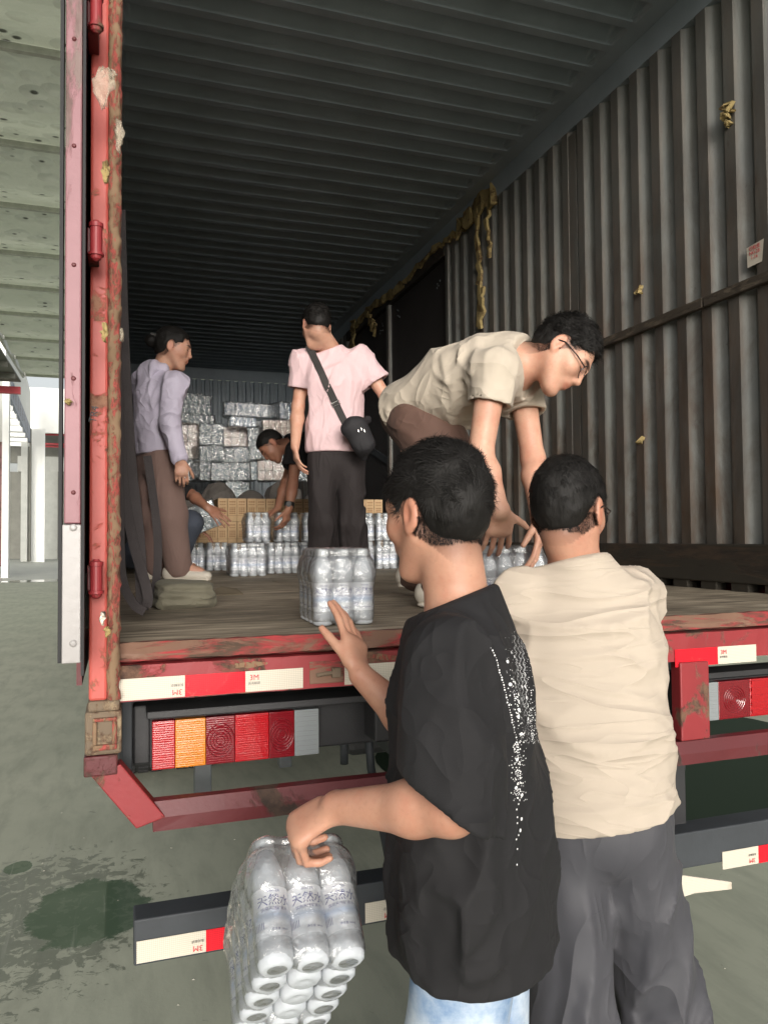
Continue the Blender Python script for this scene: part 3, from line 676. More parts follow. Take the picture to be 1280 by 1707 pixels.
strap([(196, 560, 2.3), (200, 850, 2.3), (204, 960, 2.28), (222, 1005, 2.26), (242, 1020, 2.26)], 0.026, 'slack dark strap looping out to the floor at the left post')
strap([(246, 760, 2.9), (262, 880, 2.9), (262, 960, 2.85), (250, 1010, 2.75)], 0.03, 'broad dark strap trailing down against the brown trousers')
# ================================================================== shed roof and yard
def quilt():
    t = NT('quilted_foil')
    v = t.map((1, 1, 1))
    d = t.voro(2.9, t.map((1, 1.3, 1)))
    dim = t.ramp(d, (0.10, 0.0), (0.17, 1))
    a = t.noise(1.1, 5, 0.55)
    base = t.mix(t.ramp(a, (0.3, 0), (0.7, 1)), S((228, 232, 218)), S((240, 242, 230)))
    base = t.mix(t.math('SUBTRACT', 1.0, dim), base, S((96, 98, 90)))  # dimples darkened in the colour to stand for shade in their hollows
    t.set(base=base, rough=0.4, metal=0.0)
    tl = t.n.nodes.new('ShaderNodeBsdfTranslucent'); t.link(t.mix(1.0, base, (0.72, 0.76, 0.66), 'MULTIPLY'), tl.inputs[0]); ms = t.n.nodes.new('ShaderNodeMixShader'); ms.inputs[0].default_value = 0.30; t.link(t.b.outputs[0], ms.inputs[1]); t.link(tl.outputs[0], ms.inputs[2]); t.link(ms.outputs[0], t.out.inputs[0])
    t.bump(t.math('ADD', t.ramp(d, (0, 0), (0.5, 1)), t.math('MULTIPLY', t.noise(5, 4), 0.4)), 1.0, 0.12)
    return t.m
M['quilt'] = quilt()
M['purlin'] = plain('purlin_steel', S((196, 198, 190)), 0.5)
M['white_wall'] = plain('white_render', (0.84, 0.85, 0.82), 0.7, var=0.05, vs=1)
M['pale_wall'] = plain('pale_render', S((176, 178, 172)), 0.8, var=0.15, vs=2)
M['grey_wall'] = plain('grey_render', S((120, 120, 112)), 0.8, var=0.2, vs=2)  # plain grey for bay walls, roller doors and rafters
M['red_pipe'] = plain('red_pipe', S((190, 50, 60)), 0.5)
M['pave'] = plain('pale_paving', S((196, 198, 186)), 0.6, var=0.12, vs=1.2)
RS = 7.0
canopy = empty('shed_roof', (4, 17, 0), 'high shed roof lined with quilted foil panels beside the red truck', 'roof')
ys = [4.4, 6.9, 9.37, 11.7, 13.9, 16.2, 18.4, 20.6, 23.2, 25.6, 28.2]
for i in range(len(ys) - 1):
    b = MB(); n = 10; vs = []
    for j in range(n + 1):
        t_ = j / n; yy = ys[i] + 0.036 + (ys[i + 1] - ys[i] - 0.072) * t_; zz = RS + 0.05 - 0.10 * math.sin(math.pi * t_) + 0.03 * math.sin(9 * t_)
        for x in (-3.0, -1.5, 0.0, 1.5, 12.0): vs.append((x, yy, zz))
    for j in range(n):
        for k in range(4): pass
    b.add(vs, [(j * 5 + k, (j + 1) * 5 + k, (j + 1) * 5 + k + 1, j * 5 + k + 1) for j in range(n) for k in range(4)])
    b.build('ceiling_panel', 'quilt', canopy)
for y_ in ys:
    b = MB(); b.box(-3.05, 12, y_ - 0.035, y_ + 0.035, RS - 0.02, RS + 0.13); b.build('purlin', 'purlin', canopy)
b = MB(); b.box(-3.12, -3.055, 4.4, 28.3, RS - 0.06, RS + 0.2); b.build('edge_beam', 'purlin', canopy)
for x, y_ in ((11.6, 5), (11.6, 16.3), (11.6, 28.1)):
    b = MB(); b.box(x, x + 0.3, y_, y_ + 0.3, 0, RS - 0.03); b.build('column', 'grey_steel', canopy)
# neighbouring lower roof to the left
lr = empty('side_canopy', (-14, 24, 0), 'green-grey side canopy with a red edge beam beyond the shed roof', 'roof')
b = MB()
for i in range(3): b.box(-9, -3.4, 25 + i * 1.9, 25.12 + i * 1.9, 7.0, 7.16)
tag(b.build('rafter', 'grey_wall', lr), kind='stuff')
b = MB(); b.box(-9, -3.4, 24.6, 30.5, 7.2, 7.25); b.build('roof_sheet', 'grey_wall', lr)
b = MB(); b.box(-9, -3.4, 30.3, 30.5, 6.75, 7.0); b.build('edge_beam', 'red_pipe', lr)
b = MB(); b.box(-9.0, -8.8, 29, 29.2, 0, 6.9); b.build('column', 'grey_wall', lr)
# white warehouse at the back: a bright end wall with a dark bay, and a side wing
wh = empty('warehouse', (-2, 53, 0), 'white warehouse with open bays far behind the truck', 'building')
d2 = 53.0
def wp(u, v, d=d2): return at(u, v, d)
def slab(u0, u1, v0, v1, d, mat, name, th=0.4, par=wh):
    a, b_ = wp(u0, v0, d), wp(u1, v1, d); bb = MB(); bb.box(min(a.x, b_.x), max(a.x, b_.x), a.y, a.y + th, min(a.z, b_.z), max(a.z, b_.z)); return bb.build(name, mat, par)
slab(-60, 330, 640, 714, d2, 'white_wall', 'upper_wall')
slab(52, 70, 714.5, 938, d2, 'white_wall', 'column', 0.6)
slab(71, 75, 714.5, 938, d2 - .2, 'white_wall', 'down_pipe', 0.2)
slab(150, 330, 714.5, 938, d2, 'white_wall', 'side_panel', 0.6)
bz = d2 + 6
slab(0, 150, 706, 770, bz, 'grey_wall', 'back_wall')
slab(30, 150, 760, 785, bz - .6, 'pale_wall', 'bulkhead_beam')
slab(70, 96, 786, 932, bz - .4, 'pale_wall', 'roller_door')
slab(97, 150, 786, 932, bz - .3, 'grey_wall', 'roller_door')
slab(0, 52, 786, 932, bz - .3, 'grey_wall', 'roller_door')
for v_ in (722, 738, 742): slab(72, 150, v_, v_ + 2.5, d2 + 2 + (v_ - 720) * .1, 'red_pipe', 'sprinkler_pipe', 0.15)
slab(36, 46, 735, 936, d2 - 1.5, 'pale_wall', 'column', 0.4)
slab(46, 51.5, 714, 936, d2 - 1.0, 'grey_wall', 'column', 0.5)
# side wing running away: fascia with sign board and slatted soffit
a, c_ = at(10, 648, 33), at(54, 714, 53)
def wing(z0n, z1n, z0f, z1f, mat, name, th=0.3):
    bb = MB(); vs = [(a.x, a.y, z0n), (c_.x, c_.y - 1, z0f), (c_.x, c_.y - 1, z1f), (a.x, a.y, z1n)]; vs += [(x - th, y_, z_) for x, y_, z_ in vs]
    bb.add(vs, [(0, 1, 2, 3), (7, 6, 5, 4), (0, 4, 5, 1), (3, 2, 6, 7), (0, 3, 7, 4), (1, 5, 6, 2)]); return bb.build(name, mat, wh)
zc = 1.5 + (901 - 714) / FPX * 53
wing(zc - 0.05, 11.5, zc - 0.05, 11.5, 'white_wall', 'wing_wall')
M['sign_board'] = plain('blue_grey_board', S((150, 158, 176)), 0.6, var=0.1)
sb = wing(zc - 1.1, zc - 0.1, zc - 1.1, zc - 0.1, 'sign_board', 'sign_board', 0.15)
for q in range(9):
    t_ = 0.12 + q * 0.085; p_ = Vector((a.x, a.y, 0)).lerp(Vector((c_.x, c_.y - 1, 0)), t_); ang = math.atan2(c_.y - 1 - a.y, c_.x - a.x)
    textmesh('board_character', '仓储物流配送中心站'[q], 0.8, 'ink_dark', Matrix.Translation((p_.x + 0.03, p_.y, zc - 0.92)) @ Matrix.Rotation(ang, 4, 'Z') @ Matrix.Rotation(math.pi / 2, 4, 'X'), sb)
for q in range(9):
    t_ = q / 8; p_ = Vector((a.x, a.y, 0)).lerp(Vector((c_.x, c_.y - 1, 0)), t_); bb = MB(); bb.box(p_.x - 3.0, p_.x - 0.05, p_.y - 0.1, p_.y + 0.1, zc - 1.4, zc - 1.15); bb.build('soffit_slat', 'white_wall', wh)
# white column and dark red gate at the far left
fc = empty('gate_column', at(10, 963, 31) * 1.0, 'white column with a dark red gate leaf at the far left', 'column')
slab(5, 15, 632, 964, 31, 'white_wall', 'post', 0.4, fc); slab(-60, 4, 735, 945, 31.2, 'red_dark', 'gate_leaf', 0.1, fc); slab(-60, 4, 632, 734, 31.2, 'pale_wall', 'gate_header', 0.2, fc)
pv = MB(); pv.add([(-60, 31, 0.004), (60, 31, 0.004), (60, 66, 0.004), (-60, 66, 0.004)], [(0, 1, 2, 3)]); tag(pv.build('pavement', 'pave'), kind='structure')
blob('puddle', *(atZ(80, 968, 0).xy), 1.6, 1.0, 0.006, 'puddle', 21)
# ================================================================== people: smooth bodies and clothes grown from joints
def V3(v): return np.array((v[0], v[1], v[2]), float)
def nrm(v): v = np.asarray(v, float); return v / (np.linalg.norm(v) + 1e-12)
RU, UU, FU = V3(R_), V3((0, 0, 1)), nrm(V3((F_.x, F_.y, 0)))
RU = nrm(np.cross(FU, UU))
def rel(r, u, f): return nrm(RU * r + UU * u + FU * f)
_tab = np.random.default_rng(5).random((32, 32, 32)).astype(np.float32)
def vnoise(P):
    i = np.floor(P).astype(np.int64); f = (P - i); f = f * f * (3 - 2 * f); i0 = i & 31; i1 = (i + 1) & 31
    def g(a, b, c): return _tab[a, b, c]
    x0, y0, z0 = i0.T; x1, y1, z1 = i1.T; fx_, fy, fz = f.T
    c00 = g(x0, y0, z0) * (1 - fx_) + g(x1, y0, z0) * fx_; c10 = g(x0, y1, z0) * (1 - fx_) + g(x1, y1, z0) * fx_
    c01 = g(x0, y0, z1) * (1 - fx_) + g(x1, y0, z1) * fx_; c11 = g(x0, y1, z1) * (1 - fx_) + g(x1, y1, z1) * fx_
    return (c00 * (1 - fy) + c10 * fy) * (1 - fz) + (c01 * (1 - fy) + c11 * fy) * fz

class P_:
    """tapered limb with an oval section; a == b gives an ellipsoid"""
    def __init__(s, a, b, ra, rb=None, n=None, ral=None):
        s.a = np.asarray(a, float); s.b = np.asarray(b, float)
        ra = (ra, ra) if np.isscalar(ra) else ra; rb = ra if rb is None else ((rb, rb) if np.isscalar(rb) else rb)
        s.ra, s.rb = ra, rb; ab = s.b - s.a; L = np.linalg.norm(ab); s.L2 = max(L * L, 1e-12); s.ab = ab
        ax = ab / L if L > 1e-6 else np.array((0, 0, 1.0))
        n = np.asarray(n, float) if n is not None else np.array((1, 0, 0.0)) if abs(ax[0]) < .8 else np.array((0, 1.0, 0))
        n = nrm(n - ax * n.dot(ax)); s.ax, s.n, s.m = ax, n, np.cross(ax, n); s.ral = ral
        s.rmax = max(max(ra), max(rb), ral or 0)
    def __call__(s, P):
        v = P - s.a; t_ = np.clip(v @ s.ab / s.L2, 0, 1); v = v - t_[:, None] * s.ab
        w_ = s.ra[0] + (s.rb[0] - s.ra[0]) * t_; d = s.ra[1] + (s.rb[1] - s.ra[1]) * t_
        r = s.ral if s.ral else (w_ + d) * 0.5
        x, y, z = v @ s.m, v @ s.n, v @ s.ax
        k0 = np.sqrt((x / w_) ** 2 + (y / d) ** 2 + (z / r) ** 2) + 1e-9; k1 = np.sqrt((x / w_ ** 2) ** 2 + (y / d ** 2) ** 2 + (z / r ** 2) ** 2) + 1e-9
        return k0 * (k0 - 1) / k1
class Fr:
    """local frame: right, forward, up"""
    def __init__(s, o, f, up=UU, sc=1.0):
        s.o = np.asarray(o, float); s.f = nrm(f); s.r = nrm(np.cross(s.f, up)); s.u = np.cross(s.r, s.f); s.sc = sc
    def p(s, x, y, z): return s.o + (s.r * x + s.f * y + s.u * z) * s.sc
    def d(s, x, y, z): return nrm(s.r * x + s.f * y + s.u * z)
    def cap(s, a, b, ra, rb=None, n=None):
        sc = s.sc; f = lambda r: None if r is None else (r * sc if np.isscalar(r) else tuple(q * sc for q in r))
        return P_(s.p(*a), s.p(*b), f(ra), f(rb), None if n is None else s.d(*n))
    def ell(s, c, r):     # radii along right, forward, up
        q = P_(s.p(*c), s.p(*c), (1, 1)); q.ax, q.n, q.m = s.u, s.f, s.r; q.ra = q.rb = (r[0] * s.sc, r[1] * s.sc); q.ral = r[2] * s.sc; q.rmax = max(r) * s.sc; return q
class Pl:
    def __init__(s, p, n): s.p = np.asarray(p, float); s.nn = nrm(n)
    def __call__(s, P): return (P - s.p) @ s.nn
class Inter:
    def __init__(s, *q): s.q = q; s.a, s.b = q[0].a, q[0].b; s.rmax = q[0].rmax
    def __call__(s, P):
        r = s.q[0](P)
        for q in s.q[1:]: r = np.maximum(r, q(P))
        return r
class NPl(Pl):
    def __call__(s, P): return (P - s.p) @ s.nn + (vnoise(P * 95 + 3) - .5) * .020 + (vnoise(P * 240 + 3) - .5) * .008
def smin(a, b, k):
    h = np.maximum(k - np.abs(a - b), 0) / k; return np.minimum(a, b) - h * h * k * 0.25
def smax(a, b, k): return -smin(-a, -b, k)

def mesh_sdf(ops, h, disp=None, slack=0.006, smooth=1):
    pr = [o[1] for o in ops if o[0] == 'u']
    lo = np.min([np.minimum(p.a, p.b) - p.rmax for p in pr], 0) - 0.02; hi = np.max([np.maximum(p.a, p.b) + p.rmax for p in pr], 0) + 0.02
    N = 8; bs = h * N; nb = np.ceil((hi - lo) / bs).astype(int)
    I = np.stack(np.meshgrid(*[np.arange(n) for n in nb], indexing='ij'), -1).reshape(-1, 3)
    C = lo + (I + 0.5) * bs; D = np.full(len(C), 9.0)
    dC = []
    for o in ops:
        if o[0] == 'd': dC.append(None); continue
        d = o[1](C); dC.append(d); k = o[2]
        if o[0] == 'u': D = smin(D, d, k)
        elif o[0] == 's': D = smax(D, -d, k)
        else: D = smax(D, d, k)
    Rb = bs * 0.87
    act = np.abs(D) < Rb * 1.55 + slack + 0.004
    I, C = I[act], C[act]; dC = [None if d is None else d[act] for d in dC]; B = len(I)
    loc = np.stack(np.meshgrid(*[np.arange(N + 1)] * 3, indexing='ij'), -1).reshape(-1, 3) * h
    base = lo + I * bs
    F = np.full((B, (N + 1) ** 3), 0.5)
    for o, d in zip(ops, dC):
        k = o[2]
        if o[0] == 'd':
            near = np.nonzero(np.abs(F).min(1) < 0.04)[0]; PP = (base[near][:, None, :] + loc[None]).reshape(-1, 3); F[near] += o[1](PP).reshape(len(near), -1); continue
        if o[0] == 'u': mk = d < Rb * 1.7 + k + 0.02
        elif o[0] == 's': mk = d < Rb * 1.7 + k + 0.02
        else: mk = d > -(Rb * 1.7 + k + 0.02)
        idx = np.nonzero(mk)[0]
        if len(idx) == 0: continue
        PP = (base[idx][:, None, :] + loc[None]).reshape(-1, 3); v = o[1](PP).reshape(len(idx), -1)
        f = F[idx]
        F[idx] = smin(f, v, k) if o[0] == 'u' else smax(f, -v, k) if o[0] == 's' else smax(f, v, k)
    if disp is not None:
        near = np.nonzero(np.abs(F).min(1) < 0.03)[0]
        PP = (base[near][:, None, :] + loc[None]).reshape(-1, 3); F[near] += disp(PP).reshape(len(near), -1)
    F = F.reshape(B, N + 1, N + 1, N + 1); S_ = F < 0
    cnt = np.zeros((B, N, N, N), int)
    for dx in (0, 1):
        for dy in (0, 1):
            for dz in (0, 1): cnt += S_[:, dx:dx + N, dy:dy + N, dz:dz + N]
    b_, i, j, k = np.nonzero((cnt > 0) & (cnt < 8))
    corner = {}
    for dx in (0, 1):
        for dy in (0, 1):
            for dz in (0, 1): corner[(dx, dy, dz)] = F[b_, i + dx, j + dy, k + dz]
    acc = np.zeros((len(b_), 3)); c_ = np.zeros(len(b_))
    E = [((0, 0, 0), (1, 0, 0)), ((0, 1, 0), (1, 1, 0)), ((0, 0, 1), (1, 0, 1)), ((0, 1, 1), (1, 1, 1)), ((0, 0, 0), (0, 1, 0)), ((1, 0, 0), (1, 1, 0)), ((0, 0, 1), (0, 1, 1)), ((1, 0, 1), (1, 1, 1)),
         ((0, 0, 0), (0, 0, 1)), ((1, 0, 0), (1, 0, 1)), ((0, 1, 0), (0, 1, 1)), ((1, 1, 0), (1, 1, 1))]
    for e0, e1 in E:
        a, c = corner[e0], corner[e1]; mk = (a < 0) != (c < 0); t_ = np.where(mk, a / np.where(mk, a - c, 1), 0)
        p = np.array(e0)[None] + t_[:, None] * (np.array(e1) - np.array(e0))[None]; acc += p * mk[:, None]; c_ += mk
    g = I[b_] * N + np.stack((i, j, k), 1); verts = lo + (g + acc / c_[:, None]) * h
    dims = nb * N + 2; key = (g[:, 0] * dims[1] + g[:, 1]) * dims[2] + g[:, 2]
    order = np.argsort(key); key = key[order]; verts = verts[order]
    quads = []
    for ax in range(3):
        sl0 = [slice(None)] + [slice(0, N)] * 3; sl1 = list(sl0); sl1[ax + 1] = slice(1, N + 1)
        a, c = S_[tuple(sl0)], S_[tuple(sl1)]
        b2, i2, j2, k2 = np.nonzero(a != c); inside = a[b2, i2, j2, k2]
        G = I[b2] * N + np.stack((i2, j2, k2), 1); u, v = (ax + 1) % 3, (ax + 2) % 3
        ids = []; ok = np.ones(len(G), bool)
        for du, dv in ((0, 0), (-1, 0), (-1, -1), (0, -1)):
            Q = G.copy(); Q[:, u] += du; Q[:, v] += dv; kk = (Q[:, 0] * dims[1] + Q[:, 1]) * dims[2] + Q[:, 2]
            pos = np.clip(np.searchsorted(key, kk), 0, len(key) - 1); ok &= key[pos] == kk; ids.append(pos)
        q = np.stack(ids, 1); q[~inside] = q[~inside][:, ::-1]; quads.append(q[ok])
    quads = np.concatenate(quads)
    for _ in range(smooth):
        s_ = np.zeros_like(verts); n_ = np.zeros(len(verts))
        for e in range(4):
            a, c = quads[:, e], quads[:, (e + 1) % 4]
            for q in range(3): s_[:, q] += np.bincount(a, verts[c, q], len(verts)) + np.bincount(c, verts[a, q], len(verts))
            n_ += np.bincount(a, minlength=len(verts)) + np.bincount(c, minlength=len(verts))
        verts = verts * 0.5 + 0.5 * s_ / np.maximum(n_, 1)[:, None]
    return verts, quads

def np_mesh(name, verts, quads, mat, parent, cols=None, kind=None):
    me = bpy.data.meshes.new(name); off = V3(root_offset(parent))
    vv = (verts - off).astype(np.float32)
    me.vertices.add(len(vv)); me.vertices.foreach_set('co', vv.ravel())
    nf = len(quads); w_ = quads.shape[1]
    me.loops.add(nf * w_); me.loops.foreach_set('vertex_index', quads.astype(np.int32).ravel())
    me.polygons.add(nf); me.polygons.foreach_set('loop_start', np.arange(nf, dtype=np.int32) * w_)
    me.polygons.foreach_set('use_smooth', np.ones(nf, bool))
    me.materials.append(M[mat] if isinstance(mat, str) else mat)
    me.update(calc_edges=True); me.validate()
    if cols is not None and len(me.vertices) == len(cols):
        at_ = me.color_attributes.new('tint', 'FLOAT_COLOR', 'POINT'); c4 = np.ones((len(cols), 4), np.float32); c4[:, :3] = cols; at_.data.foreach_set('color', c4.ravel())
    o = link_mesh(name, me, parent)
    if kind: o['kind'] = kind
    return o

# ---- materials
def skin(name, c, c2):
    t = NT(name); at_ = t.n.nodes.new("ShaderNodeAttribute"); at_.attribute_name = 'tint'
    a = t.mix(t.ramp(t.noise(9, 6, 0.65), (0.3, 0), (0.7, 1)), c, c2)
    a = t.mix(t.math('MULTIPLY', t.ramp(t.noise(26, 4, 0.6), (0.5, 0), (0.7, 1)), 0.35), a, tuple(q * k for q, k in zip(c2, (1.0, 0.78, 0.74))))
    a = t.mix(t.math('MULTIPLY', t.ramp(t.noise(120, 3, 0.6), (0.55, 0), (0.75, 1)), 0.22), a, tuple(q * 0.6 for q in c2))
    a = t.mix(1.0, a, at_.outputs['Color'], 'MULTIPLY')
    t.set(base=a, rough=0.48, sss=0.12, spec=0.4); t.b.inputs['Subsurface Radius'].default_value = (0.010, 0.004, 0.002)
    t.bump(t.math('ADD', t.noise(420, 3, 0.6), t.math('MULTIPLY', t.noise(60, 3), 0.8)), 0.12, 0.002); return t.m
M['skin'] = skin('tan_skin', S((192, 148, 124)), S((176, 126, 104)))
M['skin_fair'] = skin('fair_skin', S((204, 162, 138)), S((190, 140, 118)))
M['skin_dark'] = skin('darker_skin', S((168, 122, 98)), S((150, 104, 84)))
t = NT('black_hair'); t.set(base=(0.010, 0.009, 0.008), rough=0.6, spec=0.22); t.bump(t.noise(160, 3, 0.6, t.map((1, 1, .3))), 0.5, 0.003); M['hair'] = t.m
def cloth(name, c, var=0.08, fine=900, rough=0.85, crease=0.35, sheen=0.04, stretch=(1, 1, 1), cs=14):
    t = NT(name); f = t.ramp(t.noise(5, 5, 0.6), (0.3, 0), (0.7, 1))
    t.set(base=t.mix(f, c, tuple(x * (1 - var) for x in c)), rough=rough, sheen=sheen)
    def ridge(sc, k):       # sharp creases between smooth panels
        n = t.noise(sc, 1.5, 0.45, t.map(stretch), 0.5); a = t.math('ABSOLUTE', t.math('SUBTRACT', n, 0.5)); return t.math('POWER', t.math('SUBTRACT', 1.0, t.math('MINIMUM', t.math('MULTIPLY', a, k), 1.0)), 2.0)
    g = t.ramp(t.noise(3.4, 2, 0.5), (0.36, 0), (0.62, 1))
    h = t.math('ADD', t.math('MULTIPLY', ridge(cs * 0.34, 8.0), 1.0), t.math('MULTIPLY', t.math('MULTIPLY', ridge(cs * 0.8, 8.0), g), 0.5))
    h = t.math('ADD', h, t.math('MULTIPLY', t.noise(cs * 0.5, 2, 0.5, t.map(stretch)), 1.6))
    t.bump(t.math('ADD', t.math('MULTIPLY', h, crease * 2.2), t.math('MULTIPLY', t.noise(fine, 2), 0.10)), 0.42, 0.008); return t.m
M['tee_black'] = cloth('black_jersey', S((24, 23, 25)), crease=0.9, sheen=0.0)
M['tee_beige'] = cloth('beige_jersey', S((186, 173, 157)), stretch=(0.5, 0.5, 2.6), crease=0.75)
M['tee_cream'] = cloth('cream_jersey', S((192, 180, 163)), crease=0.8)
M['tee_pink'] = cloth('pink_jersey', S((218, 188, 190)), stretch=(1.6, 1.6, 0.6), crease=0.55)
M['jacket'] = cloth('lavender_nylon', S((204, 196, 214)), rough=0.6, crease=0.9)
M['tee_dark'] = cloth('very_dark_jersey', S((24, 23, 24)), crease=0.4, sheen=0.0)
M['pants_slate'] = cloth('slate_trousers', S((66, 66, 71)), rough=0.65, crease=0.8, stretch=(1, 1, 0.5))
M['pants_brown'] = cloth('brown_trousers', S((92, 68, 58)), crease=0.6)
M['pants_mauve'] = cloth('mauve_brown_trousers', S((128, 104, 96)), crease=0.4, stretch=(1.5, 1.5, .3))
M['pants_black'] = cloth('black_trousers', S((40, 34, 34)), crease=0.7, stretch=(1.5, 1.5, .4), sheen=0.0)
def denim():
    t = NT('washed_denim'); f = t.ramp(t.noise(9, 6, 0.65), (0.4, 0), (0.62, 1))
    t.set(base=t.mix(f, S((118, 146, 180)), S((190, 202, 214))), rough=0.9); t.bump(t.noise(500, 2), 0.2, 0.002); return t.m
M['denim'] = denim()
M['denim_dark'] = cloth('dark_denim', S((70, 76, 88)))
M['shoe_white'] = plain('white_shoe', S((214, 206, 192)), 0.7, var=0.1)
M['shoe_tan'] = plain('tan_shoe', S((176, 146, 120)), 0.7)
M['frame'] = plain('glasses_metal', (0.02, 0.02, 0.022), 0.3, 0.6, 0.0)
t = NT('glasses_lens'); t.set(base=(0.9, 0.95, 0.95), rough=0.02, trans=1.0, ior=1.1, alpha=0.35); M['lensg'] = t.m
M['bag'] = cloth('black_bag_nylon', S((30, 29, 32)), rough=0.75, crease=0.5, sheen=0.0)
M['strap2'] = plain('woven_strap', S((48, 44, 42)), 0.7, bs=0.5, bscale=300)
M['steel_bright'] = plain('bright_buckle', (0.6, 0.6, 0.58), 0.25, 0.9, 0)
M['watch'] = plain('watch_black', (0.015, 0.015, 0.015), 0.3)
M['print'] = plain('white_print', (0.8, 0.8, 0.8), 0.6, var=0)

def head_ops(H, female=False):
    c = H.cap; e = H.ell; o = []
    o.append(('u', e((0, -.014, .034), (.074, .095, .084)), .01))
    o.append(('u', e((0, .022, .012), (.066, .068, .085)), .03))
    o.append(('u', c((0, .036, -.01), (0, .050, -.078), (.058, .050), (.034, .032), (0, 1, 0)), .03))
    for s_ in (-1, 1):
        o.append(('u', c((s_ * .056, .0, -.036), (s_ * .022, .062, -.094), .017, .014), .03))
        o.append(('u', e((s_ * .040, .060, -.018), (.022, .022, .020)), .025))
        o.append(('u', c((s_ * .044, .074, .030), (s_ * .010, .086, .027), .010, .010), .02))
    o.append(('u', e((0, .074, -.098), (.019, .016, .014)), .02))
    for s_ in (-1, 1): o.append(('s', e((s_ * .031, .098, .010), (.019, .014, .012)), .014))
    for s_ in (-1, 1): o.append(('u', e((s_ * .031, .077, .008), (.013, .012, .010)), .006))
    o.append(('u', c((0, .086, .022), (0, .106, -.020), .0075, .0115), .014))
    for s_ in (-1, 1): o.append(('u', e((s_ * .0115, .096, -.026), (.0085, .010, .0075)), .008))
    o.append(('u', e((0, .080, -.050), (.030, .018, .018)), .02))
    o.append(('u', c((-.019, .088, -.050), (.019, .088, -.050), (.0058, .0065)), .006)); o.append(('u', e((0, .094, -.049), (.014, .0075, .0055)), .006))
    o.append(('u', e((0, .091, -.0605), (.017, .0085, .0062)), .006))
    o.append(('s', c((-.021, .101, -.0555), (.021, .101, -.0555), .0028), .004))
    for s_ in (-1, 1):
        o.append(('u', e((s_ * .079, -.012, .0), (.0085, .019, .031)), .006))
        o.append(('u', e((s_ * .077, -.004, -.024), (.007, .010, .012)), .006))
        o.append(('s', e((s_ * .087, -.008, .002), (.006, .010, .017)), .006))
    return o

def head_tint(H, verts, c=None):
    """lips, brows and eyelids have their own colour"""
    L = (verts - H.o) / H.sc; x, y, z = L @ H.r, L @ H.f, L @ H.u; col = np.ones((len(verts), 3))
    def put(m_, k): col[:] = col * (1 - m_[:, None]) + col * np.array(k)[None] * m_[:, None]
    lips = np.clip(1.3 - np.sqrt((x / .024) ** 2 + ((z + .055) / .0125) ** 2), 0, 1) * (y > .07) ; put(np.clip(lips * 3, 0, 1), (0.86, 0.66, 0.64))
    for s_ in (-1, 1):
        bx = (x - s_ * .030) / .022; zz = (z - .030 - .003 * (1 - bx ** 2)) / .0048; m_ = np.clip(1.5 - np.sqrt(bx ** 2 + zz ** 2) * 1.1, 0, 1) * (y > .05); put(np.clip(m_ * 2.6, 0, 1), (0.08, 0.08, 0.09))
        lx = (x - s_ * .031) / .014; lz = (z - .0065) / .0024; m_ = np.clip(1.4 - np.sqrt(lx ** 2 + lz ** 2), 0, 1) * (y > .06); put(np.clip(m_ * 2, 0, 1), (0.10, 0.10, 0.11))
        ear = np.clip(1.4 - np.sqrt(((np.abs(x) - .08) / .012) ** 2 + ((y + .01) / .022) ** 2 + (z / .034) ** 2), 0, 1); put(ear, (1.0, 0.90, 0.88))
    ch = np.clip(1.2 - np.sqrt(((np.abs(x) - .045) / .028) ** 2 + ((z + .02) / .024) ** 2), 0, 1) * (y > .02); put(ch * .6, (1.0, 0.94, 0.93))
    # close-cropped sides and nape show as shaded scalp
    sc_ = np.clip(((y - .062) * .75 - (z - .052) * .66 < 0) * 1.0, 0, 1) * np.clip((z + .098) / .05, 0, 1) * (z > -.098) * (np.abs(x) < .0795)
    put(np.clip(sc_, 0, 1) * .85, (0.34, 0.32, 0.32))
    return col

